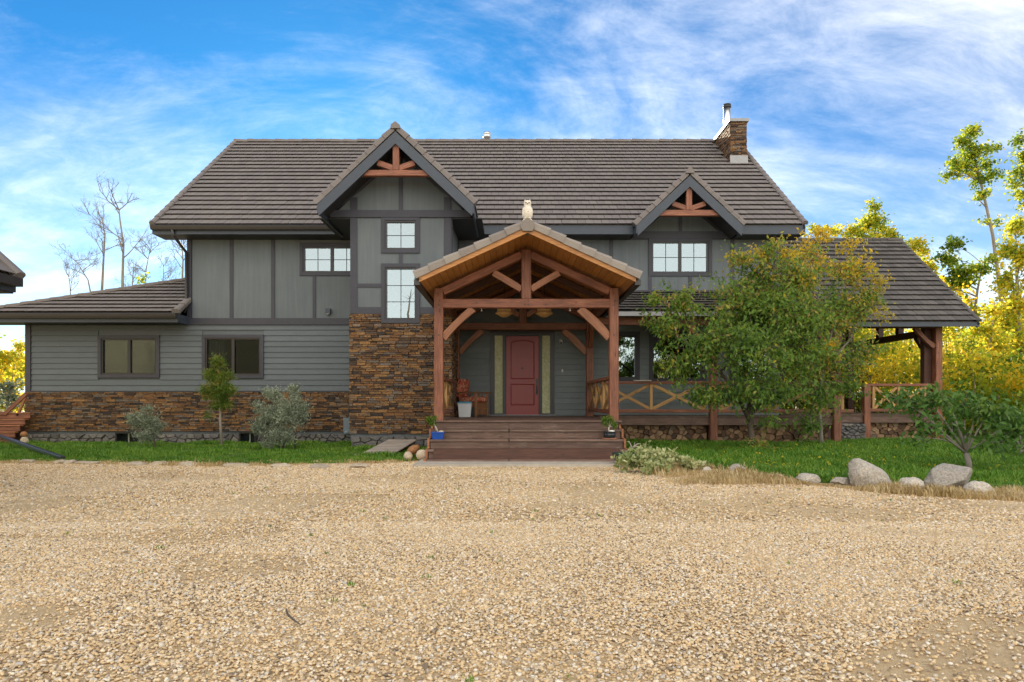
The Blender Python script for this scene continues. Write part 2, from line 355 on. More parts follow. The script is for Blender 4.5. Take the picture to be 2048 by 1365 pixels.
def log_mat():
    n, b, o = new_mat('log_end'); co = objco(n); t = rnd_tint(n)
    w = noise(n, mapping(n, co, (60, 6, 60)), 1, 5, .6, .5); c = ramp(n, t, [(0, (.075, .045, .028)), (.3, (.17, .092, .050)), (.6, (.27, .155, .085)), (.85, (.40, .26, .15)), (1, (.16, .12, .09))])
    c = mixc(n, .7, c, ramp(n, w, [(.3, (.4, .4, .4)), (.7, (1.4, 1.4, 1.4))]), 'MULTIPLY'); lk(n, c, b.inputs['Base Color']); b.inputs['Roughness'].default_value = .85; bump(n, b, w, .6, .01)
log_mat()
def glass(name, fac, tint):
    m = bpy.data.materials.new(name); m.use_nodes = True; n = m.node_tree; n.nodes.clear(); MAT[name] = m
    o = nd(n, 'ShaderNodeOutputMaterial'); mx = nd(n, 'ShaderNodeMixShader'); mx.inputs[0].default_value = fac
    t = nd(n, 'ShaderNodeBsdfTransparent'); t.inputs[0].default_value = (*tint, 1); g = nd(n, 'ShaderNodeBsdfGlossy'); g.inputs['Roughness'].default_value = .012
    g.inputs['Color'].default_value = (.84, .97, 1, 1)
    h = noise(n, worldco(n), 1.1, 1); bm = nd(n, 'ShaderNodeBump'); bm.inputs['Strength'].default_value = .06; bm.inputs['Distance'].default_value = .02; lk(n, h, bm.inputs['Height']); lk(n, bm.outputs[0], g.inputs['Normal'])
    lk(n, t.outputs[0], mx.inputs[1]); lk(n, g.outputs[0], mx.inputs[2]); lk(n, mx.outputs[0], o.inputs[0])
glass('glass', .31, (.45, .47, .48)); glass('glass_mid', .085, (.5, .52, .52)); glass('glass_clear', .02, (.45, .47, .47))
def frosted():
    n, b, o = new_mat('textured_glass'); vo = nd(n, 'ShaderNodeTexVoronoi'); vo.inputs['Scale'].default_value = 45; lk(n, worldco(n), vo.inputs['Vector'])
    c = ramp(n, noise(n, worldco(n), 18, 5), [(.3, (.34, .36, .15)), (.6, (.50, .50, .27)), (.8, (.62, .60, .40))]); lk(n, c, b.inputs['Base Color']); b.inputs['Roughness'].default_value = .15; bump(n, b, vo.outputs['Distance'], .6, .01)
frosted()
def floral():
    n, b, o = new_mat('floral_cloth'); co = objco(n, False)
    c = ramp(n, noise(n, co, 11, 3, .5, 1.2), [(.36, (.24, .05, .03)), (.44, (.44, .085, .045)), (.54, (.46, .11, .06)), (.58, (.70, .50, .33)), (.64, (.42, .08, .045))]); lk(n, c, b.inputs['Base Color']); b.inputs['Roughness'].default_value = .9
floral()
def owl():
    n, b, o = new_mat('owl_plaster'); c = ramp(n, noise(n, objco(n, False), 26, 3), [(.42, (.70, .62, .50)), (.6, (.80, .76, .68)), (.68, (.42, .30, .20))]); lk(n, c, b.inputs['Base Color']); b.inputs['Roughness'].default_value = .7
owl()
def leaf(name, stops, trans=.45, rough=.45):
    n, b, o = new_mat(name); at = nd(n, 'ShaderNodeAttribute', attribute_name='tint'); c = ramp(n, at.outputs['Fac'], stops)
    lk(n, c, b.inputs['Base Color']); b.inputs['Roughness'].default_value = rough; b.inputs['Specular IOR Level'].default_value = .3
    t = nd(n, 'ShaderNodeBsdfTranslucent'); lk(n, mixc(n, 1.0, c, (1.12, 1.1, .85), 'MULTIPLY'), t.inputs[0]); mx = nd(n, 'ShaderNodeMixShader'); mx.inputs[0].default_value = trans
    lk(n, b.outputs[0], mx.inputs[1]); lk(n, t.outputs[0], mx.inputs[2]); lk(n, mx.outputs[0], o.inputs[0])
leaf('maple_leaf', [(0, (.085, .17, .040)), (.35, (.185, .315, .055)), (.52, (.32, .40, .065)), (.62, (.50, .32, .14)), (.72, (.50, .44, .06)), (1, (.82, .56, .03))], .5)
leaf('aspen_leaf', [(0, (.08, .15, .02)), (.3, (.22, .32, .035)), (.55, (.48, .52, .045)), (.8, (.76, .64, .06)), (1, (.80, .55, .04))], .62)
leaf('brush_leaf', [(0, (.035, .05, .02)), (.3, (.10, .10, .03)), (.6, (.28, .19, .035)), (1, (.55, .36, .04))], .5)
leaf('cherry_leaf', [(0, (.045, .105, .025)), (.5, (.10, .21, .04)), (1, (.24, .34, .07))], .35)
leaf('silver_leaf', [(0, (.14, .18, .13)), (.5, (.30, .35, .26)), (1, (.48, .52, .40))], .3, .6)
leaf('pine_needle', [(0, (.06, .12, .018)), (.6, (.17, .27, .035)), (1, (.42, .22, .06))], .25)
leaf('variegated_leaf', [(0, (.10, .17, .05)), (.45, (.34, .40, .16)), (1, (.66, .66, .38))], .35)
leaf('bonsai_leaf', [(0, (.05, .12, .02)), (.6, (.14, .25, .035)), (1, (.32, .36, .05))], .4)
def grass_mat(name, a, bb, c):
    n, b, o = new_mat(name); oi = nd(n, 'ShaderNodeObjectInfo'); w = noise(n, oi.outputs['Location'], .9, 4); f = math_(n, 'ADD', math_(n, 'MULTIPLY', oi.outputs['Random'], .45), math_(n, 'MULTIPLY', w, .6))
    cc = ramp(n, f, [(.22, a), (.5, bb), (.74, c), (.9, tuple(.5 * q + .5 * w_ for q, w_ in zip(c, (.38, .32, .12))))]); lk(n, cc, b.inputs['Base Color']); b.inputs['Roughness'].default_value = .55
    t = nd(n, 'ShaderNodeBsdfTranslucent'); lk(n, cc, t.inputs[0]); mx = nd(n, 'ShaderNodeMixShader'); mx.inputs[0].default_value = .35; lk(n, b.outputs[0], mx.inputs[1]); lk(n, t.outputs[0], mx.inputs[2]); lk(n, mx.outputs[0], o.inputs[0])
grass_mat('grass', (.065, .17, .012), (.115, .27, .02), (.22, .36, .035))
grass_mat('dry_grass', (.42, .30, .13), (.60, .45, .22), (.70, .56, .32))
def ground_mat(name, stops, sc, detail=8, bstr=.6, bd=.03):
    n, b, o = new_mat(name); w = worldco(n); a = noise(n, w, sc, detail, .62); c = noise(n, w, sc * .08, 4); e = noise(n, w, sc * 7, 4, .7)
    f = math_(n, 'ADD', math_(n, 'ADD', math_(n, 'MULTIPLY', a, .4), math_(n, 'MULTIPLY', c, .3)), math_(n, 'MULTIPLY', e, .3))
    lk(n, ramp(n, f, stops), b.inputs['Base Color']); b.inputs['Roughness'].default_value = .9; bump(n, b, e, bstr, bd)
ground_mat('gravel_bed', [(.3, (.42, .295, .155)), (.5, (.62, .45, .25)), (.7, (.78, .61, .38))], 11)
ground_mat('lawn_soil', [(.3, (.035, .07, .012)), (.5, (.06, .11, .018)), (.7, (.10, .13, .03))], 5)
ground_mat('forest_floor', [(.3, (.06, .05, .02)), (.5, (.13, .11, .035)), (.7, (.22, .17, .05))], 3)

# ---------------------------------------------------------------- ground
def sstep(t): t = min(1, max(0, t)); return t * t * (3 - 2 * t)
def gz(x, y):
    if y < 5: return 0.0
    if x > 1.5: return .10 * sstep((y - 8.0) / 7.0)
    return .03 * sstep((y - 12.3) / 3.2)
box('ground', -300, 300, -250, 400, -.6, -.06, 'forest_floor')['kind'] = 'structure'
def sheet(name, front, back_y, mat, dz, nx=60, ny=24, x0=None):
    """ground sheet between a front edge polyline (x, y) and a back row"""
    fx = [p[0] for p in front]; fy = [p[1] for p in front]; V = []; Fc = []
    for i in range(nx + 1):
        x = fx[0] + (fx[-1] - fx[0]) * i / nx; ya = float(np.interp(x, fx, fy))
        for j in range(ny + 1):
            y = ya + (back_y - ya) * j / ny; e = -.05 if j == 0 else 0
            V.append((x, y, gz(x, y) + dz + e))
    for i in range(nx):
        for j in range(ny): a = i * (ny + 1) + j; Fc.append((a, a + ny + 1, a + ny + 2, a + 1))
    o = mob(name, V, Fc, mat, None, True); o['kind'] = 'structure'; return o
LEFT_EDGE = [(-40, 12.6), (-13, 12.5), (-9, 12.35), (-6.5, 12.0), (-5, 11.7), (-3.2, 11.95), (-1.9, 12.5), (-1.62, 13.0)]
RIGHT_EDGE = [(1.9, 12.2), (2.3, 11.4), (2.95, 10.8), (3.5, 10.05), (3.95, 9.1), (4.6, 8.45), (5.3, 8.1), (6.2, 7.6), (8, 6.8), (12, 5.6), (40, 2)]
def lawn_y(x):
    E_ = LEFT_EDGE if x < 0 else RIGHT_EDGE
    return float(np.interp(x, [p[0] for p in E_], [p[1] for p in E_]))
g = [(x, -30, -.004) for x in (-40, 40)] + [(x, 16, -.004) for x in (40, -40)]
mob('gravel_drive', [(-60, -40, 0), (60, -40, 0), (60, 18, 0), (-60, 18, 0)], [(0, 1, 2, 3)], 'gravel_bed')['kind'] = 'structure'
sheet('lawn', LEFT_EDGE, 30, 'lawn_soil', .012)
sheet('lawn', RIGHT_EDGE, 30, 'lawn_soil', .012)

# ---------------------------------------------------------------- roof helpers
def tiles(parent, P0, ux, L, us, S, mat, w=.21, e=.318, keep=None, single=0, name='tile', seed=1, butt=.058):
    rng = random.Random(seed); ux, us, P0 = Vector(ux).normalized(), Vector(us).normalized(), Vector(P0)
    n = ux.cross(us).normalized(); B = Matrix((ux, us, n)).transposed().to_4x4(); L_ = []
    for j in range(int(math.ceil(S / e - .2))):
        v0 = j * e; v1 = min(S, v0 + e * 1.06); off = (j % 2) * .5 * w
        for i in range(-1, int(L / w) + 2):
            u0 = max(0, i * w + off); u1 = min(L, (i + 1) * w + off)
            if u1 - u0 < .03: continue
            c = P0 + ux * (u0 + u1) / 2 + us * (v0 + e * .35)
            if keep and not keep(c): continue
            full = abs(u1 - u0 - w) < 1e-4 and abs(v1 - v0 - e * 1.06) < 1e-4
            q = c - Vector((0, 0, HC)); px = F * c.x / c.y
            inv = abs(px) < 1030
            L_.append((-(1 / c.y) if full and inv else 1, u0, u1, v0, v1, c))
    order = sorted(range(len(L_)), key=lambda k: L_[k][0]); sing = set(k for k in order[:single] if L_[k][0] < 0)
    def wedge(a, b, c0, c1, t): return [(a, c0, t - .011), (b, c0, t - .011), (b, c1, .0), (a, c1, .0), (a, c0, t), (b, c0, t), (b, c1, .007), (a, c1, .007)]
    WF = [(3, 2, 1, 0), (4, 5, 6, 7), (0, 1, 5, 4), (1, 2, 6, 5), (3, 0, 4, 7)]
    gp = .0045; me = mk_mesh(name, wedge(-w / 2 + gp, w / 2 - gp, 0, e * 1.06, butt), WF, mat); mb = MB()
    for k, (_, u0, u1, v0, v1, c) in enumerate(L_):
        if k in sing:
            o = bpy.data.objects.new(name, me)
            put(o, parent, Matrix.Translation(P0 + ux * ((u0 + u1) / 2 + rng.uniform(-.003, .003)) + us * (v0 + rng.uniform(-.0015, .0015)) + n * rng.uniform(0, .002)) @ B)
        else:
            W = wedge(u0 + gp, u1 - gp, v0 + rng.uniform(-.0015, .0015), v1, butt + rng.uniform(-.002, .002))
            mb.add([P0 + ux * p[0] + us * p[1] + n * p[2] for p in W], WF, rng.random())
    if mb.v: mb.ob('roof_tiles', mat, parent, tint=True)['kind'] = 'stuff'
def caps(parent, p, q, n, up, w, h, mat, name='cap_tile', seed=0):
    """overlapping cap tiles laid from the low end p to the high end q"""
    p, q = Vector(p), Vector(q); x = (q - p); L = x.length / n; x.normalize(); z = Vector(up); z = (z - x * z.dot(x)).normalized(); y = z.cross(x)
    B = Matrix((x, y, z)).transposed().to_4x4(); a, b = w / 2, h
    V = []
    for xx, k in ((0, 1.0), (L * 1.08, .80)):
        V += [(xx, -a * k, -b * .2), (xx, -a * k, b * .62 * k), (xx, -a * .55 * k, b * k), (xx, a * .55 * k, b * k), (xx, a * k, b * .62 * k), (xx, a * k, -b * .2)]
    Fc = [tuple(range(6))[::-1], tuple(range(6, 12))] + [(i, (i + 1) % 6, (i + 1) % 6 + 6, i + 6) for i in range(6)]
    me = mk_mesh(name, V, Fc, mat); r = random.Random(seed)
    for i in range(n):
        put(bpy.data.objects.new(name, me), parent, Matrix.Translation(p + x * (L * i) + z * r.uniform(-.004, .004)) @ B @ Matrix.Rotation(r.uniform(-.012, .012), 4, 'Y'))
def slab(name, pts, th, mat, parent):
    """convex polygon in space with thickness th below it"""
    P = [Vector(p) for p in pts]; n = (P[1] - P[0]).cross(P[2] - P[0]).normalized(); n = n if n.z > 0 else -n; k = len(P)
    return mob(name, P + [p - n * th for p in P], [tuple(range(k)), tuple(range(2 * k - 1, k - 1, -1))] + [(i, i + k, (i + 1) % k + k, (i + 1) % k) for i in range(k)], mat, parent)
def rect_minus(x0, x1, z0, z1, holes):
    xs = sorted({x0, x1, *[min(max(h[i], x0), x1) for h in holes for i in (0, 1)]}); out = []
    for a, b in zip(xs, xs[1:]):
        m = (a + b) / 2; segs = [(z0, z1)]
        for h in holes:
            if h[0] < m < h[1]: segs = [t for s, e in segs for t in ((s, min(e, h[2])), (max(s, h[3]), e)) if t[1] - t[0] > 1e-4]
        out += [(a, b, s, e) for s, e in segs]
    return out
def wallrect(name, x0, x1, z0, z1, d, holes, mat, parent, th=.18):
    mb = MB()
    for a, b, s, e in rect_minus(x0, x1, z0, z1, holes): mb.box(a, b, d, d + th, s, e)
    return mb.ob(name, mat, parent)
def siding(parent, x0, x1, z0, z1, d, holes, mat='siding', exp=.152, seed=3, joints=3.6):
    """lapped boards, each its own piece, cut round the openings"""
    rng = random.Random(seed); nrow = int(round((z1 - z0) / exp)); ex = (z1 - z0) / nrow
    for r in range(nrow):
        a, b = z0 + r * ex, z0 + (r + 1) * ex; segs = [(x0, x1)]
        for h in holes:
            if h[2] < b - .01 and h[3] > a + .01: segs = [t for s, e in segs for t in ((s, min(e, h[0])), (max(s, h[1]), e)) if t[1] - t[0] > .02]
        for s, e in segs:
            cut = [s]
            while e - cut[-1] > joints * 1.35: cut.append(cut[-1] + joints * rng.uniform(.6, 1.15))
            cut.append(e)
            for p, q in zip(cut, cut[1:]):
                V = [(x, y, z) for x in (p + .001, q - .001) for y, z in ((d, a + .011), (d - .026, a + .011), (d - .006, b + .002), (d, b + .002))]
                mob('siding_board', V, [(0, 1, 2, 3), (7, 6, 5, 4), (0, 4, 5, 1), (1, 5, 6, 2), (2, 6, 7, 3), (3, 7, 4, 0)], mat, parent)
def veneer(parent, regions, single=0, seed=5, mat='veneer'):
    """stacked ledge stones; regions = (x0, x1, z0, z1, y, nx, ny) with the outward normal"""
    rng = random.Random(seed); S = []
    for (a0, a1, z0, z1, pos, axis, holes) in regions:
        z = z0
        while z < z1 - .012:
            h = min(rng.choice((.036, .045, .052, .06, .075)) * rng.uniform(.9, 1.1), z1 - z)
            if z1 - z - h < .03: h = z1 - z
            a = a0 - rng.uniform(0, .2)
            while a < a1:
                l = rng.uniform(.08, .34) * (.75 + h * 4)
                p, q = max(a, a0), min(a + l, a1); a += l
                if q - p < .025: continue
                if any(p < hh[1] - .01 and q > hh[0] + .01 and z < hh[3] - .01 and z + h > hh[2] + .01 for hh in holes):
                    done = False
                    for hh in holes:
                        if z < hh[3] and z + h > hh[2]:
                            if p < hh[0] - .02: S.append((p, hh[0], z, h, pos, axis)); done = True
                            if q > hh[1] + .02: S.append((hh[1], q, z, h, pos, axis))
                    continue
                two = h > .066 and rng.random() < .25
                if two: S.append((p, q, z, h * .5, pos, axis)); S.append((p, q, z + h * .5, h * .5, pos, axis))
                else: S.append((p, q, z, h, pos, axis))
            z += h
    mes = []
    for k in range(10):
        g = .5
        def j(s): return rng.uniform(-s, s)
        ou = [(-g, -g), (g, -g), (g, g), (-g, g)]
        V = [(x + j(.02), 0, z + j(.05)) for x, z in ou] + [(x * .985 + j(.01), -.7 + j(.18), z * .95 + j(.06)) for x, z in ou] + [(x * .92 + j(.03), -1 + j(.16), z * .78 + j(.1)) for x, z in ou]
        Fc = [(8, 9, 10, 11)] + [(i + b, (i + 1) % 4 + b, (i + 1) % 4 + 4 + b, i + 4 + b) for b in (0, 4) for i in range(4)]
        mes.append((V, Fc, mk_mesh('stone', V, Fc, mat)))
    area = sorted(range(len(S)), key=lambda k: -(S[k][1] - S[k][0]) * S[k][3] * (1 if S[k][5] == 'y' else .1) / S[k][4] ** 2)
    sg = set(area[:single]); mb = MB()
    for k, (p, q, z, h, pos, axis) in enumerate(S):
        V, Fc, me = mes[rng.randrange(10)]; dep = rng.uniform(.022, .052)
        M = Matrix.Translation(((p + q) / 2, pos, z + h / 2) if axis == 'y' else (pos, (p + q) / 2, z + h / 2))
        if axis == 'x+': M = M @ Matrix.Rotation(math.pi / 2, 4, 'Z')
        if axis == 'x-': M = M @ Matrix.Rotation(-math.pi / 2, 4, 'Z')
        M = M @ Matrix.Diagonal((q - p - .004, dep, h - .003, 1))
        if k in sg: put(bpy.data.objects.new('stone', me), parent, M)
        else: mb.add([M @ Vector(v) for v in V], Fc, rng.random())
    if mb.v: mb.ob('stone_courses', mat, parent, tint=True)['kind'] = 'stuff'
def trimb(parent, x0, x1, z0, z1, d, mat='trim', th=.032): return box('trim_board', x0, x1, d - th, d + .01, z0, z1, mat, parent)
def panel(parent, x0, x1, z0, z1, d): return box('wall_panel', x0, x1, d - .010, d + .005, z0, z1, 'panel', parent)
def window(parent, x0, x1, z0, z1, d, sash, trim=.085, glass_='glass', cols=2, rows=2, curtain=False, name='window'):
    """outer trim rectangle; sash = number of lights side by side; recessed panes with a room behind"""
    t = trim; w = MB(); f = d - .045
    for b in ((x0, x1, z1 - t, z1), (x0, x1, z0, z0 + t), (x0, x0 + t, z0 + t, z1 - t), (x1 - t, x1, z0 + t, z1 - t)): w.box(b[0], b[1], f, d + .02, b[2], b[3])
    W = w.ob(name, 'trim', parent)
    a0, a1, c0, c1 = x0 + t, x1 - t, z0 + t, z1 - t; fr = MB(); k = .042; n = sash
    for b in ((a0, a1, c1 - k, c1), (a0, a1, c0, c0 + k), (a0, a0 + k, c0 + k, c1 - k), (a1 - k, a1, c0 + k, c1 - k)): fr.box(b[0], b[1], d - .022, d + .07, b[2], b[3])
    wd = (a1 - a0) / n
    for i in range(1, n): fr.box(a0 + wd * i - k * .9, a0 + wd * i + k * .9, d - .018, d + .07, c0 + k, c1 - k)
    fr.ob('frame', 'black_frame', W)
    for i in range(n):
        p0 = a0 + wd * i + (k if i == 0 else k * .9); p1 = a0 + wd * (i + 1) - (k if i == n - 1 else k * .9)
        box('pane', p0, p1, d + .030, d + .036, c0 + k, c1 - k, glass_, W)
        for j in range(1, cols): xx = p0 + (p1 - p0) * j / cols; box('muntin', xx - .008, xx + .008, d + .020, d + .029, c0 + k, c1 - k, 'fascia', W)
        for j in range(1, rows): zz = c0 + k + (c1 - c0 - 2 * k) * j / rows; box('muntin', p0, p1, d + .021, d + .0285, zz - .008, zz + .008, 'fascia', W)
    rm = MB(); y0, y1 = d + .075, d + 1.1
    for b in ((a0, a1, y1, y1 + .02, c0, c1), (a0 - .02, a0, y0, y1, c0, c1), (a1, a1 + .02, y0, y1, c0, c1), (a0, a1, y0, y1, c1, c1 + .02), (a0, a1, y0, y1, c0 - .02, c0)): rm.box(*b)
    rm.ob('room_recess', 'room_dark', W)
    if curtain:
        V = []; m = 24
        for i in range(m + 1):
            xx = a0 + (a1 - a0) * .30 * i / m; yy = d + .16 + .025 * math.sin(i * 1.9)
            V += [(xx, yy, c0 + .02), (xx, yy, c1 - .02)]
        mob('curtain', V, [(2 * i, 2 * i + 2, 2 * i + 3, 2 * i + 1) for i in range(m)], 'curtain', W, True)
    return W, (x0 + .02, x1 - .02, z0 + .02, z1 - .02)

# ---------------------------------------------------------------- house
DW, DT, DE = 18.0, 15.9, 17.4
house = thing('house', (-1, 18, 0), 'two-storey grey house with brown tiled roof, stone-clad base and dark trim', 'house')
XL, XR = X(375, DW), X(1558, DW); WX0 = X(52, DW); TX0, TX1 = X(701, DT), X(902, DT); TC = (TX0 + TX1) / 2
ZE = HC + 4.66; YR = 22.6; ZR = HC + 8.85; RX0, RX1 = -9.41, 7.67; PT = (ZR - ZE) / (YR - DE)
def zmain(y): return ZE + (y - DE) * PT
D1 = dict(xc=TC, yf=15.2, half=1.78, za=HC + 6.20, s=.93); D2 = dict(xc=X(1378, 17.1), yf=17.05, half=1.36, za=HC + 5.82, s=.93)
def zdorm(D, x): return D['za'] - abs(x - D['xc']) * D['s']
def indorm(D, x): return abs(x - D['xc']) < D['half']
# -- window openings
zb = lambda v, d=DW: Z(v, d)
W_up = (X(600, DW), X(728, DW), zb(552), zb(487)); W1 = (X(197, DW), X(320, DW), zb(756), zb(671)); W2 = (X(405, DW), X(528, DW), zb(757), zb(670))
W3 = (X(763, DT), X(840, DT), Z(507, DT), Z(435, DT)); W4 = (X(763, DT), X(840, DT), Z(647, DT), Z(528, DT)); W5 = (X(1297, DW), X(1423, DW), zb(553), zb(477))
V1 = (X(1228, DW), X(1279, DW), zb(764), zb(664)); V2 = (X(1298, DW), X(1412, DW), zb(766), zb(664)); V3 = (X(1460, DW), X(1545, DW), zb(766), zb(664))
DO = (X(981, DW), X(1108, DW), .766, zb(663))
shr = lambda h, e=.03: (h[0] + e, h[1] - e, h[2] + e, h[3] - e)
ZB0, ZB1, ZS, ZST = zb(650), zb(637), zb(783), Z(863, DW)      # belly band, siding foot, veneer foot
wm = wallrect('wall', WX0, TX0 + .2, 0, ZB1, DW + .012, [shr(W1), shr(W2)], 'siding', house)
siding(wm, WX0 + .15, TX0 + .3, ZS, ZB0, DW + .005, [W1, W2])
wu = wallrect('wall', XL, XR, ZB1 - .02, ZE - .1, DW + .012, [shr(W_up), shr(W5), (TX0 + .1, TX1 - .1, 0, 99)], 'panel', house)
wd_ = wallrect('wall', TX1 - .1, XR, .3, ZB1 - .02, DW + .012, [shr(DO), shr(V1), shr(V2), shr(V3)], 'dark_siding', house)
siding(wd_, TX1 - .05, XR, .78, zb(628), DW + .005, [DO, V1, V2, V3], 'dark_siding', seed=9)
# side and back walls close the body
sw = MB(); yb = 27.2
sw.box(XL, XL + .18, DW + .2, yb, 0, ZE + .3); sw.box(XR - .18, XR, DW + .2, yb, 0, ZE + .3); sw.box(XL, XR, yb, yb + .18, 0, ZE + .3); sw.box(WX0, WX0 + .18, DW + .2, yb - 3, 0, HC + 2.45)
sw.box(WX0, XL, yb - 3, yb - 2.8, 0, HC + 2.45)
for xx in (XL, XR - .18): sw.prism([(DW + .3, ZE + .3), (yb, ZE + .3), (YR, ZR - .35)], xx, xx + .18, 'x')
sw.ob('wall', 'siding', house)
# -- trims and panels, left upper wall
zs_top = ZE - .24
T = lambda u0, u1, v0, v1, d=DW: trimb(wu, X(u0, d), X(u1, d), Z(v1, d), Z(v0, d), d)
panels_l = [(385, 460), (467, 543), (550, 600)]
for u0, u1 in panels_l[:2]: panel(wu, X(u0, DW), X(u1, DW), ZB1, zs_top, DW)
panel(wu, X(550, DW), X(600, DW), zb(552), zs_top, DW); panel(wu, X(550, DW), X(626, DW), ZB1, zb(552), DW); panel(wu, X(632, DW), TX0 + .4, ZB1, zb(552), DW)
T(375, 384, 470, 650); T(460, 467, 478, 637); T(543, 550, 478, 637); T(626, 632, 552, 637)
trimb(wu, XL, TX0 + .3, ZB0, ZB1, DW, th=.045); trimb(wu, XL, RX1 - .5, zs_top - .01, zs_top + .12, DW)
trimb(wm, WX0, TX0 + .3, ZST + 1.06, ZS, DW, th=.040); trimb(wm, X(52, DW), X(62.5, DW), ZS, ZB1, DW, th=.038)
trimb(wm, WX0, XL + .1, ZB0, ZB1, DW, th=.035)
# -- right upper wall
VZ = zb(588)
for u0, u1, v0, v1 in ((930, 1039, 480, 588), (1046, 1130, 480, 588), (1137, 1219, 480, 588), (1226, 1296, 478, 588), (1303, 1377, 553, 588), (1384, 1461, 553, 588), (1424, 1461, 478, 553), (1468, 1549, 478, 588)):
    panel(wu, X(u0, DW), X(u1, DW), zb(v1), min(zs_top, zb(v0)), DW)
for u0, u1, v0, v1 in ((1039, 1046, 478, 588), (1130, 1137, 478, 588), (1219, 1226, 478, 588), (1296, 1303, 478, 588), (1377.5, 1383.5, 553, 588), (1461, 1468, 478, 588), (1549, 1558, 470, 588)): T(u0, u1, v0, v1)
# -- windows
window(house, *W_up, DW, 2); window(house, *W5, DW, 2)
window(house, *W1, DW, 2, cols=1, rows=1, glass_='glass_mid'); window(house, *W2, DW, 2, cols=1, rows=1, glass_='glass_clear', curtain=True)
window(house, *V1, DW, 1, cols=1, rows=1); window(house, *V2, DW, 1, cols=1, rows=1); window(house, *V3, DW, 1, cols=1, rows=1)
# arched head board of the big verandah window
n_ = 12; ax0, ax1, az = V2[0] + .085, V2[1] - .085, V2[3] - .085
arch = [(ax0, az + .02)] + [(ax0 + (ax1 - ax0) * i / n_, az - .30 + .28 * math.sin(math.pi * (i / n_ * .9 + .05))) for i in range(n_ + 1)] + [(ax1, az + .02)]
MB().prism(arch, DW - .03, DW + .02).ob('window_head', 'trim', house)
# -- door
dr = box('door_frame', DO[0], DO[1], DW - .01, DW + .02, DO[2], DO[3], 'room_dark', house)
fm = MB()
for a, b, s, e in rect_minus(DO[0], DO[1], DO[2], DO[3], [(X(989.5, DW), X(1005.5, DW), zb(827), zb(672)), (X(1011.5, DW), X(1078, DW), zb(833), zb(672)), (X(1084, DW), X(1100, DW), zb(827), zb(672))]): fm.box(a, b, DW - .07, DW - .012, s, e)
fm.ob('door_surround', 'black_frame', dr)
for u0, u1 in ((989.5, 1005.5), (1084, 1100)): box('sidelight', X(u0, DW), X(u1, DW), DW - .03, DW - .014, zb(827), zb(672), 'textured_glass', dr)
dx0, dx1, dz0, dz1 = X(1012.2, DW), X(1077.4, DW), .785, zb(673)
door = MB(); door.box(dx0, dx1, DW - .034, DW - .012, dz0, dz1); door = door.ob('door', 'red_door', house)
tag(door, 'red plank-panelled front door'); pw0, pw1 = X(1023, DW), X(1067, DW)
def arch_top(x0, x1, zt, r, n=8): return [(x0 + (x1 - x0) * i / n, zt - r + r * math.sin(math.pi * (.12 + .76 * i / n))) for i in range(n + 1)]
for k, (v0, v1, arc) in enumerate(((682, 757, 1), (770, 809, 0))):
    zt, zl = zb(v0), zb(v1); rail = MB()
    o = .022
    outer = [(pw0 - o, zl - o), (pw1 + o, zl - o)] + (arch_top(pw0 - o, pw1 + o, zt + o, .11)[::-1] if arc else [(pw1 + o, zt + o), (pw0 - o, zt + o)])
    inner = [(pw0, zl), (pw1, zl)] + (arch_top(pw0, pw1, zt, .11)[::-1] if arc else [(pw1, zt), (pw0, zt)])
    n = len(outer); V = [(p[0], DW - .062, p[1]) for p in outer] + [(p[0], DW - .046, p[1]) for p in inner] + [(p[0], DW - .033, p[1]) for p in outer] + [(p[0], DW - .033, p[1]) for p in inner]
    Fc = [(i, (i + 1) % n, (i + 1) % n + n, i + n) for i in range(n)] + [(i + 2 * n, (i + 1) % n + 2 * n, (i + 1) % n, i) for i in range(n)] + [(i + n, (i + 1) % n + n, (i + 1) % n + 3 * n, i + 3 * n) for i in range(n)]
    mob('panel_moulding', V, Fc, 'red_door', door)
    for j in range(4):
        a = pw0 + (pw1 - pw0) * j / 4 + .009; b = pw0 + (pw1 - pw0) * (j + 1) / 4 - .009
        box('door_plank', a, b, DW - .043, DW - .033, zl + .012, zt - (.05 if arc and j in (0, 3) else .015), 'red_door', door)
hx = X(1073.6, DW)
MB().lathe([(.001, -.02), (.03, -.02), (.034, 0), (.02, .012), (.001, .014)], n=14).ob('tmp', 'black_metal')
bpy.data.objects.remove(bpy.data.objects['tmp'])
MB().box(hx - .028, hx + .028, DW - .055, DW - .034, zb(768), zb(758)).ob('door_lock', 'black_metal', door)
hb = MB(); hb.box(hx - .024, hx + .024, DW - .05, DW - .034, zb(790), zb(770)); hb.tube([(hx, DW - .05, zb(772)), (hx, DW - .10, zb(774)), (hx, DW - .105, zb(782)), (hx, DW - .05, zb(788))], .011, 8); hb.ob('door_handle', 'black_metal', door)
MB().sphere((X(1044.5, DW), DW - .046, zb(737)), (.022, .012, .022)).ob('peephole', 'black_metal', door, True)
box('threshold', DO[0] - .04, DO[1] + .04, DW - .12, DW - .005, .768, .795, 'flashing', house)
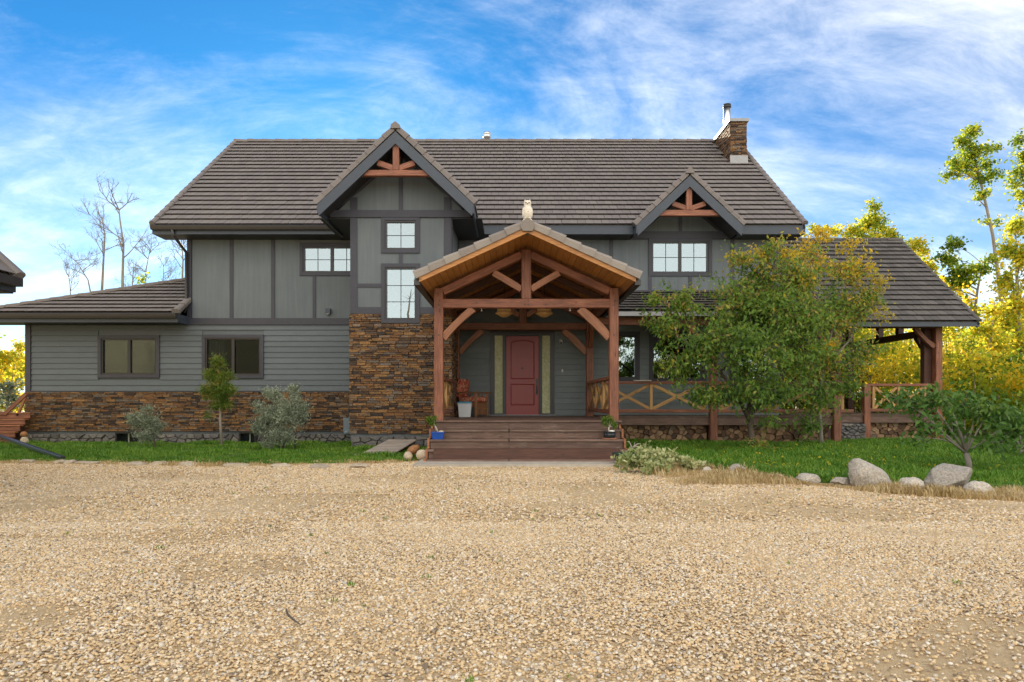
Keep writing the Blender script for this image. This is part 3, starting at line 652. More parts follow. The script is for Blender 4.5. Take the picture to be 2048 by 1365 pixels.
# -- tower
tw = wallrect('tower_wall', TX0, TX1, .2, Z(436, DT), DT + .012, [shr(W3), shr(W4)], 'panel', house)
MB().box(TX1 - .18, TX1, DT + .2, DW, .2, ZE).box(TX0, TX0 + .18, DT + .2, DW, .2, ZE).ob('wall', 'panel', house)
TT = lambda u0, u1, v0, v1, th=.032: trimb(tw, X(u0, DT), X(u1, DT), Z(v1, DT), Z(v0, DT), DT, th=th)
TP = lambda u0, u1, v0, v1: panel(tw, X(u0, DT), X(u1, DT), Z(v1, DT), Z(v0, DT), DT)
for a in ((715, 763, 436, 568), (715, 763, 575, 615), (763, 798.5, 507, 528), (805, 840, 507, 528), (840, 888, 436, 615)): TP(*a)
for a in ((701, 715, 436, 628), (888, 902, 436, 628), (715, 763, 568, 575), (798.5, 805, 507, 528), (715, 763, 615, 628.5), (840, 888, 615, 628.5)): TT(*a)
box('trim_board', TX1 - .02, TX1 + .03, DT + .0, DT + .12, Z(628, DT), Z(436, DT), 'trim', tw); box('trim_board', TX1 - .02, TX1 + .025, DW - .14, DW - .02, Z(628, DT), ZE - .2, 'trim', tw)
GZ0, GZ1 = Z(436, DT), Z(422, DT)
def gable(parent, D, d, z0, mat='panel'):
    """triangular wall under a dormer roof, with its panels and centre trim"""
    top = D['za'] - .20; hw = (top - z0) / D['s']
    return MB().prism([(D['xc'] - hw, z0), (D['xc'] + hw, z0), (D['xc'], top)], d + .012, d + .15).ob('gable_wall', mat, parent), hw, top
gw, hw, gtop = gable(house, D1, DT, GZ0)
trimb(gw, TC - hw + .02, TC + hw - .02, GZ0, GZ1, DT - .02, th=.04)
for s in (-1, 1):
    pl = [(TC + s * .045, GZ1 + .005), (TC + s * (TX1 - TC - .17), GZ1 + .005), (TC + s * (TX1 - TC - .17), gtop - (TX1 - TC - .17) * D1['s'] - .06), (TC + s * .045, gtop - .1)]
    MB().prism(pl[::s], DT - .008, DT + .013).ob('wall_panel', 'panel', gw)
    MB().prism([(TC + s * (TX1 - TC), GZ1), (TC + s * (hw - .2), GZ1), (TC + s * (TX1 - TC), gtop - (TX1 - TC) * D1['s'] - .06)][::s], DT - .006, DT + .013).ob('wall_panel', 'panel', gw)
    trimb(gw, *(sorted((TC + s * (TX1 - TC), TC + s * (TX1 - TC - .17)))), GZ1, gtop - (TX1 - TC) * D1['s'] + .02, DT)
    beam('trim_board', (TC + s * (hw - .05), DT - .014, GZ1), (TC, DT - .014, gtop - .06), .03, .12, 'trim', gw)
trimb(gw, TC - .045, TC + .045, GZ1, gtop - .15, DT)
for s in (-1, 1):   # boxed underside beside the tower, below the wide gable
    a, b = sorted((TC + s * (TX1 - TC), TC + s * (hw + .25)))
    box('soffit', a, b, DT - .02, DW - .01, GZ0 - .03, GZ0 - .005, 'soffit', house)
    box('wall', *sorted((TC + s * (TX1 - TC), TC + s * (hw - .02))), DT + .16, DW, GZ0, GZ0 + .12, 'soffit', house)
window(house, *W3, DT, 1); window(house, *W4, DT, 1, rows=3)
# -- dormer two gable, in the main wall plane
gw2, hw2, gtop2 = gable(house, D2, DW - .02, zb(478))
C2 = D2['xc']
trimb(gw2, C2 - hw2, C2 + hw2, zb(478), zb(464), DW - .02, th=.036)
for s in (-1, 1):
    pl = [(C2 + s * .045, zb(464)), (C2 + s * 1.0, zb(464)), (C2 + s * 1.0, gtop2 - 1.0 * D2['s'] - .05), (C2 + s * .045, gtop2 - .1)]
    MB().prism(pl[::s], DW - .03, DW - .005).ob('wall_panel', 'panel', gw2); beam('trim_board', (C2 + s * (hw2 - .04), DW - .035, zb(470)), (C2, DW - .035, gtop2 - .06), .03, .12, 'trim', gw2)
trimb(gw2, C2 - .045, C2 + .045, zb(464), gtop2 - .15, DW - .02)
# -- stone veneer
st = wallrect('stone_backing', TX0 + .0, TX1 - .0, Z(868, DT), Z(628.5, DT), DT + .004, [shr(W4)], 'grey_stone', house)
ZV = zb(784)
veneer(st, [(TX0 - .03, TX1 + .03, Z(868, DT), Z(628.5, DT), DT, 'y', [W4]), (WX0 - .02, TX0 + .3, ZST, ZV, DW, 'y', [(TX0 + .02, 99, -9, 99)]), (DT, DW, .35, Z(628.5, DT), TX1, 'x+', [])], 300)
box('foundation', WX0 + .03, TX0, DW + .02, DW + .2, -.3, ZST, 'concrete', house); box('foundation', TX0 + .03, TX1 - .03, DT + .02, DT + .2, -.3, Z(868, DT), 'concrete', house)
box('foundation', TX1, XR, DW + .03, DW + .2, -.3, .35, 'concrete', house)

# -- roofs
roof = slab('roof', [(RX0, DE, ZE), (D2['xc'] - D2['half'], DE, ZE), (D2['xc'] - D2['half'], YR, ZR), (RX0, YR, ZR)], .10, 'tile_dark', house)
slab('roof_deck', [(D2['xc'] + D2['half'], DE, ZE), (RX1, DE, ZE), (RX1, YR, ZR), (D2['xc'] + D2['half'], YR, ZR)], .10, 'tile_dark', roof)
slab('roof_deck', [(D2['xc'] - D2['half'], DW + .6, zmain(DW + .6)), (D2['xc'] + D2['half'], DW + .6, zmain(DW + .6)), (D2['xc'] + D2['half'], YR, ZR), (D2['xc'] - D2['half'], YR, ZR)], .10, 'tile_dark', roof)
slab('roof_deck', [(RX0, 2 * YR - DE, ZE), (RX1, 2 * YR - DE, ZE), (RX1, YR, ZR), (RX0, YR, ZR)], .12, 'tile_dark', roof)
US = Vector((0, YR - DE, ZR - ZE)).normalized(); SL = math.hypot(YR - DE, ZR - ZE)
CHX0, CHX1 = X(1462, 20.9), X(1495, 20.9)
def keep_main(c):
    for D in (D1, D2):
        if indorm(D, c.x) and zdorm(D, c.x) > c.z - .05: return False
    if CHX0 - .02 < c.x < CHX1 + .02 and c.y > 20.95: return False
    return True
tiles(roof, (RX0, DE - .05, ZE - .05 * PT + .012), (1, 0, 0), RX1 - RX0, US, SL + .06, 'tile', keep=keep_main, single=300, seed=2)
caps(roof, (RX0, YR, ZR + .01), (CHX0 - .05, YR, ZR + .01), 35, (0, 0, 1), .26, .09, 'tile', 'ridge_tile', 1)
for xx, nm in ((RX0 + .03, 1), (RX1 - .03, 2)):
    caps(roof, (xx, DE - .06, ZE - .0), (xx, YR - .02, ZR + .0), 20, (0, -PT, 1), .15, .085, 'tile', 'rake_tile', nm)
    beam('barge_board', (xx, DE, ZE - .14), (xx, YR, ZR - .14), .04, .2, 'fascia', roof)
def eave(x0, x1, y, z, parent, wall_y, gut=True):
    """fascia, half-round style gutter and soffit along one eave"""
    box('fascia', x0, x1, y - .01, y + .03, z - .25, z - .02, 'fascia', parent)
    if gut:
        m = MB(); pr = [(y - .12, z - .03), (y - .135, z - .045), (y - .12, z - .10), (y - .10, z - .15), (y - .012, z - .15), (y - .012, z - .03), (y - .022, z - .03), (y - .022, z - .135), (y - .092, z - .135), (y - .108, z - .09), (y - .115, z - .045)]
        n = len(pr); V = [(x, p[0], p[1]) for x in (x0, x1) for p in pr]
        m.add(V, [(i, (i + 1) % n, (i + 1) % n + n, i + n) for i in range(n)]); m.add([(x0, *p) for p in pr[:6]], [tuple(range(6))]); m.add([(x1, *p) for p in pr[:6]], [tuple(range(6))]); m.ob('gutter', 'gutter', parent)
    box('soffit', x0 + .01, x1 - .01, y + .03, wall_y, z - .25, z - .232, 'soffit', parent)
eave(RX0, D1['xc'] - D1['half'] + .28, DE, ZE, roof, DW + .02)
eave(D1['xc'] + D1['half'] - .2, D2['xc'] - D2['half'] - .02, DE, ZE, roof, DW + .02, False)
eave(D2['xc'] + D2['half'] + .02, RX1, DE, ZE, roof, DW + .02, False)
# downpipe at the left corner
MB().tube([(RX0 + .55, DE - .07, ZE - .15), (RX0 + .58, DE - .05, ZE - .30), (XL + .02, DW - .10, ZE - .62), (XL + .02, DW - .09, zb(615)), (XL - .04, DW - .12, zb(628))], .042, 8).ob('downpipe', 'gutter', house, True)
def dormer_roof(D, yb, truss):
    xc, yf, h, za, s = D['xc'], D['yf'], D['half'], D['za'], D['s']; r = None; ang = math.atan(s); nx, nz = math.sin(ang), math.cos(ang)
    r = thing_part('dormer_roof', (xc, yf, za))
    for sd in (-1, 1):
        ze = za - h * s
        slab('roof_deck', [(xc, yf, za), (xc + sd * h, yf, ze), (xc + sd * h, yb, ze), (xc, yb, za)], .10, 'tile_dark', r)
        slab('soffit', [(xc, yf + .05, za - .145), (xc + sd * (h - .02), yf + .05, ze - .125), (xc + sd * (h - .02), yb - .3, ze - .125), (xc, yb - .3, za - .145)], .012, 'soffit', r)
        L = math.hypot(h, h * s)
        if sd < 0: tiles(r, (xc - h, yb, ze + .01), (0, -1, 0), yb - yf, (nz, 0, nx), L, 'tile', seed=7, keep=lambda c: c.z > zmain(c.y) - .08)
        else: tiles(r, (xc + h, yf, ze + .01), (0, 1, 0), yb - yf, (-nz, 0, nx), L, 'tile', seed=8, keep=lambda c: c.z > zmain(c.y) - .08)
        # barge board, cut plumb at the apex and square at the foot
        w = .21; o1 = .03
        pts = [(xc, za - o1 + .02), (xc + sd * h, ze - o1 + .02), (xc + sd * (h - .03), ze - o1 - w - .04), (xc, za - o1 - w / nz + .03)]
        MB().prism(pts[::sd], yf - .035, yf + .02).ob('barge_board', 'fascia', r)
        n = 9 if h > 1.5 else 8
        caps(r, (xc + sd * (h + .03), yf + .03, ze + .0), (xc + sd * .05, yf + .03, za + .02), n, (sd * nx, 0, nz), .17, .115, 'tile_pale' if False else 'tile', 'rake_tile', n + sd)
        box('eave_return', *sorted((xc + sd * (h - .03), xc + sd * (h + .012))), yf - .02, max(DE, yf + .3), ze - .22, ze - .01, 'fascia', r)
    MB().prism([(xc - .11, za + .05), (xc + .11, za + .05), (xc + .10, za + .13), (xc, za + .21), (xc - .10, za + .13)], yf - .075, yf + .25).ob('ridge_tile', 'tile', r)
    yk, zt, zl, bw, kw, nb = truss; t = .13; y0 = yf + .10
    hwid = (za - .26 - zl) / s
    beam('truss_beam', (xc - hwid - .04, y0, (zt + zl) / 2), (xc + hwid + .04, y0, (zt + zl) / 2), t, zt - zl, 'timber', r)
    beam('king_post', (xc, y0 - .005, zt), (xc, y0 - .005, za - .26), .15, t + .01, 'timber', r, up=(0, 1, 0))
    for sd in (-1, 1): beam('truss_brace', (xc + sd * .07, y0 + .003, zt + .05), (xc + sd * nb, y0 + .003, za - .30 - nb * s), t - .02, .13, 'timber', r)
    return r
def thing_part(name, loc):
    o = bpy.data.objects.new(name, None); o.empty_display_size = .1
    return put(o, house, Matrix.Translation(loc))
dormer_roof(D1, 19.4, (0, Z(342, 15.3), Z(353.5, 15.3), 0, 0, .42))
dormer_roof(D2, 18.95, (0, Z(421.5, 17.15), Z(433, 17.15), 0, 0, .42))
# -- wing roof (low hipped roof, left)
wy, wz = 17.35, Z(626, 17.35); wt = 19.3; wtz = Z(556, 19.3); wx0, wx1 = -13.95, XL + .06
wr = slab('wing_roof', [(wx0, wy, wz), (wx1, wy, wz), (XL, wt, wtz), (XL - .02, wt, wtz)], .09, 'tile_dark', house)
slab('roof_deck', [(wx0, wy, wz), (XL, wt, wtz), (XL, 22.8, wtz), (wx0, 24.7, wz)], .09, 'tile_dark', wr); slab('roof_deck', [(wx0, 24.7, wz), (XL, 22.8, wtz), (XL, 24.7, wz)], .09, 'tile_dark', wr)
hk = (XL - wx0) / (wt - wy)
tiles(wr, (wx0, wy - .04, wz), (1, 0, 0), wx1 - wx0, (0, wt - wy, wtz - wz), math.hypot(wt - wy, wtz - wz) + .04, 'tile', e=.225, seed=4, keep=lambda c: c.x > wx0 + (c.y - wy) * hk - .0)
caps(wr, (wx0, wy, wz + .03), (XL, wt, wtz + .03), 17, (0, 0, 1), .22, .075, 'tile', 'hip_tile', 4)
caps(wr, (wx1 - .02, wy - .06, wz + .0), (wx1 - .02, wy + .62, wz + .0 + .62 * (wtz - wz) / (wt - wy)), 2, (0, -.6, 1), .2, .10, 'tile', 'rake_tile', 5)
eave(wx0, wx1, wy, wz, wr, DW + .0); box('fascia', wx1 - .03, wx1 + .005, wy, DW - .03, wz - .25, wz - .03, 'fascia', wr)
# -- chimney
cy0, cy1 = 20.95, 22.9
ch = MB(); czt, czf = Z(240, cy0), zmain(cy0)
ch.box(CHX0 + .03, CHX1 - .03, cy0 + .03, cy1, czf - .5, czt - .05); chim = ch.ob('chimney', 'grey_stone', house)
veneer(chim, [(CHX0, CHX1, czf + .27, czt - .06, cy0 + .03, 'y', []), (cy0 + .03, cy1, ZR - 1.6, czt - .06, CHX0 + .03, 'x-', []), (cy0 + .03, cy1, ZR - 1.6, czt - .06, CHX1 - .03, 'x+', [])], 0, 21)
cc_ = MB(); cc_.box(CHX0 - .05, CHX1 + .05, cy0 - .05, cy1 + .05, czt - .06, czt + .03); cc_.ob('chimney_cap', 'flashing', chim)
MB().prism([(cy0 - .06, czf - .02), (cy0 + .0, czf - .02), (cy0 + .0, czf + .27), (cy0 - .02, czf + .27)], CHX0 - .02, CHX1 + .02, 'x').ob('flashing', 'flashing', chim)
fx, fy = X(1454, 22.0), 22.0
MB().lathe([(.115, 0), (.115, Z(214, fy) - czt), (.105, Z(214, fy) - czt)], (fx, fy, czt), 18).ob('flue_pipe', 'metal', chim, True)
MB().lathe([(.125, 0), (.135, .02), (.135, .06), (.10, .08), (.13, .09), (.125, .12), (.02, .14)], (fx, fy, Z(217, fy)), 18).ob('flue_cowl', 'black_metal', chim, True)
MB().prism([(CHX0 + .36, czt + .03), (CHX0 + .66, czt + .03), (CHX0 + .36, czt + .42)], 22.3, 22.6).ob('flue_flashing', 'flashing', chim)
rv = MB(); rc = (X(974, YR), YR - .02, ZR); rv.lathe([(.10, 0), (.10, .12), (.13, .13), (.14, .2), (.12, .24), (.14, .25), (.12, .32), (.02, .34)], rc, 16); rv.ob('roof_vent', 'metal', house, True)

# ---------------------------------------------------------------- entrance porch
DF, DB = 13.46, 17.5; ZD = .766; PX0, PX1 = X(878, DF), X(1227, DF); PC = (PX0 + PX1) / 2
porch = thing('entrance_porch', (PC, 13.5, 0), 'red-brown timber porch with gable roof and wide wooden steps before the red door', 'porch')
# floor boards
nb = 32; y0 = 13.25
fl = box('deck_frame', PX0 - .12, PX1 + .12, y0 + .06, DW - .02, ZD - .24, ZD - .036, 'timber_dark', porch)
for i in range(nb):
    a = y0 + (DW - .14 - y0) * i / nb; b = y0 + (DW - .14 - y0) * (i + 1) / nb - .006
    beam('deck_board', (PX0 - .14, (a + b) / 2, ZD - .018), (PX1 + .14, (a + b) / 2, ZD - .018), b - a, .036, 'step_wood', fl, ch=.004)
# steps
sx0, sx1 = -1.56, 2.12; RI, TR = .175, .28; sj = X(1018, 12.8)
for k in range(0, 5):
    zt = ZD - RI * k; yn = 13.25 - TR * k
    for a, b in ((sx0, sj - .003), (sj + .003, sx1)):
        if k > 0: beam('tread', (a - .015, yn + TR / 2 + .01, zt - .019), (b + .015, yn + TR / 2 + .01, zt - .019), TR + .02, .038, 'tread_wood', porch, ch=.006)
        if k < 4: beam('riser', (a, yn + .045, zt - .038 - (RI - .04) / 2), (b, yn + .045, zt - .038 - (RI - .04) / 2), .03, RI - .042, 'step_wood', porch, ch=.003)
for xx in (sx0 - .035, sx1 + .035):
    pts = [(13.34, .02)] + [(13.34, ZD - .05)] + [p for k in range(1, 5) for p in ((13.25 - TR * (k - 1) - .01, ZD - RI * k + .02), (13.25 - TR * k - .012, ZD - RI * k + .02))][0:8] + [(12.11, .02)]
    MB().prism(pts, xx - .02, xx + .02, 'x').ob('stringer', 'timber_light', porch)
box('step_frame', sx0 + .1, sx1 - .1, 12.4, 13.3, .0, .25, 'timber_dark', porch)
box('concrete_pad', -1.72, 2.02, 11.62, 13.0, -.1, .048, 'concrete')['kind'] = 'structure'
# front and back frames
PS = .183; TB0, TB1 = Z(617, DF), Z(599, DF)
ZA = HC + 3.274; PH = 2.01; PSL = .4645; YF = 12.35
def zroof(x): return ZA - abs(x - PC) * PSL
def frame(d, full):
    s = .06
    zp = zroof(PX0) - .16
    if full: xs = (PX0, PX1)
    else: xs = (X(912.5, d), X(1179, d))
    for xx in xs:
        beam('post', (xx, d, ZD - (.02 if full else 0)), (xx, d, zroof(xx) - .15), PS, PS, 'timber', porch, up=(0, 1, 0), ch=.012)
    beam('tie_beam', (xs[0] + PS / 2, d, (TB0 + TB1) / 2), (xs[1] - PS / 2, d, (TB0 + TB1) / 2), PS - .02, TB1 - TB0, 'timber', porch, ch=.012)
    beam('king_post', (PC, d - .002, TB1), (PC, d - .002, ZA - .20), .20, PS - .01, 'timber', porch, up=(0, 1, 0), ch=.012)
    for sd, xx in ((-1, xs[0]), (1, xs[1])):
        ang = math.atan(PSL); off = .16 / math.cos(ang) / 2 + .155
        a = Vector((xx + -sd * PS / 2, d, zroof(xx - sd * PS / 2) - off)); b = Vector((PC + sd * .10, d, zroof(PC + sd * .10) - off))
        beam('rafter', a, b, PS - .03, .155, 'timber', porch, ch=.012)
        # braces: king post to rafter, post to tie beam
        curved('truss_brace', (PC + sd * .10, d, TB1 + .20), (PC + sd * .66, d, zroof(PC + sd * .66) - off - .10), -.006 * sd, .125, PS - .07, 'timber_light', porch, (0, 1, 0))
        curved('knee_brace', (xx - sd * PS / 2, d, TB0 - .60), (xx - sd * (PS / 2 + .60), d, TB0 - .015), .035 * sd, .15, PS - .07, 'timber_light', porch, (0, 1, 0))
    for xx in xs:   # dark pegs
        pg = MB()
        for dz, dx in ((TB0 + .05, .0), (TB1 - .04, .02), (TB1 + .1, -.02), (TB0 - .55, .0)): pg.sphere((xx + dx, d - PS / 2, dz), (.013, .006, .013), 8, 6)
        pg.ob('peg', 'black_metal', porch)
frame(DF, True); frame(DB, False)
pg = MB(); [pg.sphere((PC + a, DF - PS / 2 + .008, TB0 + b), (.012, .006, .012), 8, 6) for a in (-.03, .04) for b in (.06, .13)]; [pg.sphere((PC + a, DF - PS / 2 + .01, TB0 + .1), (.013, .006, .013), 8, 6) for a in (-1.0, 1.0)]; pg.ob('peg', 'black_metal', porch)
for xx, xb, sd in ((PX0, X(912.5, DB), -1), (PX1, X(1179, DB), 1)):
    zpl = zroof(xx) - .26
    beam('plate_beam', (xx, DF + PS / 2, zpl), (xx, DW - .05, zpl), PS - .04, .2, 'timber', porch, ch=.012)
    curved('knee_brace', (xb, DB - PS / 2, zpl - .72), (xb, DB - PS / 2 - .55, zpl - .10), .06, .14, .1, 'timber', porch, (1, 0, 0))
    # side railings with crossed slats
    a, b = DF + PS / 2, DB - PS / 2
    tr = beam('top_rail', (xx, a, ZD + .87), (xb, b, ZD + .87), .14, .07, 'timber', porch); br = beam('bottom_rail', (xx, a, ZD + .17), (xb, b, ZD + .17), .09, .09, 'timber', porch)
    n = 3
    for i in range(n):
        p, q = i / n, (i + 1) / n; P = lambda t, z: (xx + (xb - xx) * t, a + (b - a) * t, ZD + z)
        beam('rail_slat', P(p + .01, .22), P(q - .01, .83), .045, .085, 'rail_wood', porch); beam('rail_slat', P(p + .01, .83), P(q - .01, .22), .044, .085, 'rail_wood', porch)
        if i: beam('baluster', P(p, .22), P(p, .83), .06, .06, 'rail_wood', porch, up=(1, 0, 0))
# roof: decking boards seen from below, tiles above, cap tiles on the front edge
ang = math.atan(PSL); ca, sa = math.cos(ang), math.sin(ang); Ls = PH / ca; YB = DW - .01
proof = bpy.data.objects.new('roof', None); put(proof, porch, Matrix.Translation((PC, YF, ZA)))
for sd in (-1, 1):
    slab('roof_deck', [(PC, YF, ZA), (PC + sd * PH, YF, ZA - PH * PSL), (PC + sd * PH, YB, ZA - PH * PSL), (PC, YB, ZA)], .05, 'timber_dark', proof)
    nbd = 17
    for i in range(nbd):
        m = (i + .5) / nbd * PH; c = Vector((PC + sd * m, 0, zroof(PC + m) - .068 / ca))
        beam('soffit_board', (c.x, YF + .02, c.z), (c.x, YB, c.z), Ls / nbd - .006, .018, 'soffit_wood', proof, up=(sd * sa, 0, ca), ch=.003)
    if sd < 0: tiles(proof, (PC - PH, YB, ZA - PH * PSL + .01), (0, -1, 0), YB - YF, (ca, 0, sa), Ls, 'tile', seed=17)
    else: tiles(proof, (PC + PH, YF, ZA - PH * PSL + .01), (0, 1, 0), YB - YF, (-ca, 0, sa), Ls, 'tile', seed=18)
    o = .075 / ca
    MB().prism([(PC, ZA - .0), (PC + sd * PH, ZA - PH * PSL - .0), (PC + sd * PH, ZA - PH * PSL - .10), (PC, ZA - .10 - .02)][::sd], YF - .02, YF + .018).ob('barge_board', 'soffit_wood', proof)
    caps(proof, (PC + sd * (PH + .07), YF + .03, ZA - PH * PSL - .02), (PC + sd * .10, YF + .03, ZA - .03), 7, (sd * sa, 0, ca), .20, .135, 'tile_pale', 'rake_tile', 30 + sd)
    box('gutter', *sorted((PC + sd * PH, PC + sd * (PH + .11))), YF + .06, YB, ZA - PH * PSL - .14, ZA - PH * PSL - .04, 'gutter', proof)
MB().prism([(PC - .13, ZA - .02), (PC - .09, ZA - .1), (PC + .09, ZA - .1), (PC + .13, ZA - .02), (PC + .12, ZA + .07), (PC, ZA + .14), (PC - .12, ZA + .07)], YF - .08, YF + .28).ob('ridge_tile', 'tile_pale', proof)
caps(proof, (PC, YF + .2, ZA + .06), (PC, YB, ZA + .06), 14, (0, 0, 1), .26, .08, 'tile', 'ridge_tile', 44)
for yy in (14.8, 16.1):
    for sd in (-1, 1): beam('rafter', (PC + sd * .05, yy, ZA - .19), (PC + sd * 1.75, yy, ZA - .17 - 1.75 * PSL), .09, .14, 'timber_dark', porch)

# ---------------------------------------------------------------- verandah along the front, right of the porch
DV = 16.5; ver = thing('verandah', (5, 16.5, 0), 'timber verandah with crossed rails and lean-to tiled roof right of the porch', 'verandah')
vx0, vx1 = PX1 + .13, 8.16; rail_t, rail_b = ZD + .85, ZD + .15
rim = beam('rim_beam', (vx0, DV + .02, ZD - .11), (vx1, DV + .02, ZD - .11), .06, .19, 'step_wood', ver)
for i in range(11):
    a = DV - .02 + (DW - DV) * i / 11; b = a + (DW - DV) / 11 - .006
    beam('deck_board', (vx0, (a + b) / 2, ZD + .003), (vx1, (a + b) / 2, ZD + .003), b - a, .034, 'step_wood', ver, ch=.004)
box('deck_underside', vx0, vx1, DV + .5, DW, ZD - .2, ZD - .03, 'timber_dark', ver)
vp = [X(1426, DV), X(1672, DV)]; vze, vye = Z(623, 16.2), 16.2; vzt = Z(588, DW)
for xx in vp:
    beam('post', (xx, DV, gz(xx, DV) - .05), (xx, DV, vze - .12), .178, .178, 'timber', ver, up=(0, 1, 0), ch=.012)
    curved('knee_brace', (xx - .09, DV, vze - .85), (xx - .6, DV, vze - .28), -.06, .13, .1, 'timber_light', ver, (0, 1, 0))
beam('plate_beam', (PX1, DV, vze - .21), (7.3 + .9, DV, vze - .21), .15, .19, 'timber', ver)
def rails(par, x0, x1, y, xs):
    beam('top_rail', (x0, y, rail_t), (x1, y, rail_t), .13, .07, 'timber', par); beam('bottom_rail', (x0, y, rail_b), (x1, y, rail_b), .08, .085, 'timber', par)
    for p, q in zip(xs, xs[1:]):
        beam('rail_slat', (p + .03, y, rail_b + .05), (q - .03, y, rail_t - .045), .04, .08, 'rail_wood', par); beam('rail_slat', (p + .03, y + .003, rail_t - .045), (q - .03, y + .003, rail_b + .05), .039, .08, 'rail_wood', par)
    for p in xs: beam('baluster', (p, y - .003, rail_b + .04), (p, y - .003, rail_t - .035), .065, .075, 'rail_wood', par, up=(1, 0, 0))
rails(ver, vx0, vp[0] - .09, DV, [vx0 + .06, X(1302, DV), X(1406, DV)])
rails(ver, vp[0] + .09, vp[1] - .09, DV, [vp[0] + .22, vp[0] + 1.4, vp[1] - .25])
rails(ver, vp[1] + .09, vx1 + .3, DV, [vp[1] + .15])
slab('roof_deck', [(PX1 + .3, vye, vze), (7.35, vye, vze), (7.35, DW, vzt), (PX1 + .3, DW, vzt)], .06, 'tile_dark', ver)
tiles(ver, (PX1 + .28, vye - .04, vze + .008), (1, 0, 0), 7.37 - PX1 - .3, (0, DW - vye, vzt - vze), math.hypot(DW - vye, vzt - vze) + .02, 'tile_dark', seed=31, e=.27, single=60)
box('gutter', PX1 + .28, 7.36, vye - .15, vye - .055, vze - .13, vze - .03, 'flashing', ver); box('fascia', PX1 + .28, 7.36, vye - .015, vye + .02, vze - .14, vze - .01, 'fascia', ver)
box('flashing', PX1 + .4, 7.2, DW - .05, DW - .01, vzt + .02, vzt + .09, 'trim', ver)

# ---------------------------------------------------------------- covered deck at the right end
DG = 18.5; cov = thing('covered_deck', (10, 18.5, 0), 'open timber deck with steep tiled gable roof at the right end of the house', 'pavilion')
gx0, gx1 = 8.16, 12.02; GE, GZE, GR, GZR, GXR = 17.8, HC + 2.17, 21.4, HC + 5.22, 12.5
beam('rim_beam', (gx0, DG + .02, ZD - .11), (gx1, DG + .02, ZD - .11), .06, .19, 'step_wood', cov)
for i in range(26):
    a = DG - .02 + 5.6 * i / 26; b = a + 5.6 / 26 - .006
    beam('deck_board', (gx0 - .4, (a + b) / 2, ZD + .003), (gx1, (a + b) / 2, ZD + .003), b - a, .034, 'step_wood', cov, ch=.004)
box('deck_underside', gx0, gx1 - .1, DG + .6, DG + 5.4, ZD - .2, ZD - .03, 'timber_dark', cov)
gp1, gp2 = X(1732, DG), X(1874.5, DG)
beam('post', (gp1, DG, .02), (gp1, DG, rail_t + .03), .178, .178, 'timber', cov, up=(0, 1, 0), ch=.012)
beam('post', (gp2, DG, .02), (gp2, DG, GZE - .1), .185, .185, 'timber', cov, up=(0, 1, 0), ch=.012)
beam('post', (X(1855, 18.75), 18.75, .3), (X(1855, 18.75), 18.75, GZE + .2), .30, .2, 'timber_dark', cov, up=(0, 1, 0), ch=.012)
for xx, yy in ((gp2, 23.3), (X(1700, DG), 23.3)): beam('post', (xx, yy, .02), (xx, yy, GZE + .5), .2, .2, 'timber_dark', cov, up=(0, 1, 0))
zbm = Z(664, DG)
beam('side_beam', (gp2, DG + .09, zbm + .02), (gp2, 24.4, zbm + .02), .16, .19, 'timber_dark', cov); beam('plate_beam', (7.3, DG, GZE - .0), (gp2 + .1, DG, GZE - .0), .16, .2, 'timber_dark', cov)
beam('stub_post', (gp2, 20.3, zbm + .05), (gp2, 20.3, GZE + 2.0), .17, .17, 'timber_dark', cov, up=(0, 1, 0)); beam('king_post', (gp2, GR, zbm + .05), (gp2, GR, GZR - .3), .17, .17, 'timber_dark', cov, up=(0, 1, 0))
curved('knee_brace', (gp2, DG + .1, zbm - .85), (gp2, DG + .95, zbm - .05), -.08, .15, .12, 'timber_dark', cov, (1, 0, 0)); curved('knee_brace', (gp2 - .09, DG, zbm - .42), (gp2 - .62, DG, zbm + .12), -.06, .14, .12, 'timber', cov, (0, 1, 0))
rails(cov, gp1 + .09, gp2 - .09, DG, [gp1 + .2, gp1 + .9, gp2 - .35])
slab('roof_deck', [(7.25, GE, GZE), (GXR, GE, GZE), (GXR, GR, GZR), (7.25, GR, GZR)], .09, 'tile_dark', cov); slab('roof_deck', [(7.25, 2 * GR - GE, GZE), (GXR, 2 * GR - GE, GZE), (GXR, GR, GZR), (7.25, GR, GZR)], .09, 'tile_dark', cov)
tiles(cov, (7.25, GE - .04, GZE + .0), (1, 0, 0), GXR - 7.25, (0, GR - GE, GZR - GZE), math.hypot(GR - GE, GZR - GZE) + .03, 'tile_dark', seed=33, e=.262, single=220)
caps(cov, (7.3, GR, GZR + .01), (GXR, GR, GZR + .01), 11, (0, 0, 1), .24, .07, 'tile_dark', 'ridge_tile', 61); caps(cov, (GXR - .03, GE - .05, GZE), (GXR - .03, GR, GZR + .01), 14, (0, -.84, 1), .12, .06, 'tile_dark', 'rake_tile', 62)
box('fascia', 7.25, GXR, GE - .01, GE + .03, GZE - .13, GZE - .01, 'fascia', cov); beam('barge_board', (GXR - .02, GE, GZE - .10), (GXR - .02, GR, GZR - .10), .04, .16, 'fascia', cov)
for yy in (18.3, 19.6, 20.9): box('purlin', 7.3, GXR - .05, yy, yy + .12, GZE + (yy - GE) * .847 - .24, GZE + (yy - GE) * .847 - .10, 'timber_dark', cov)

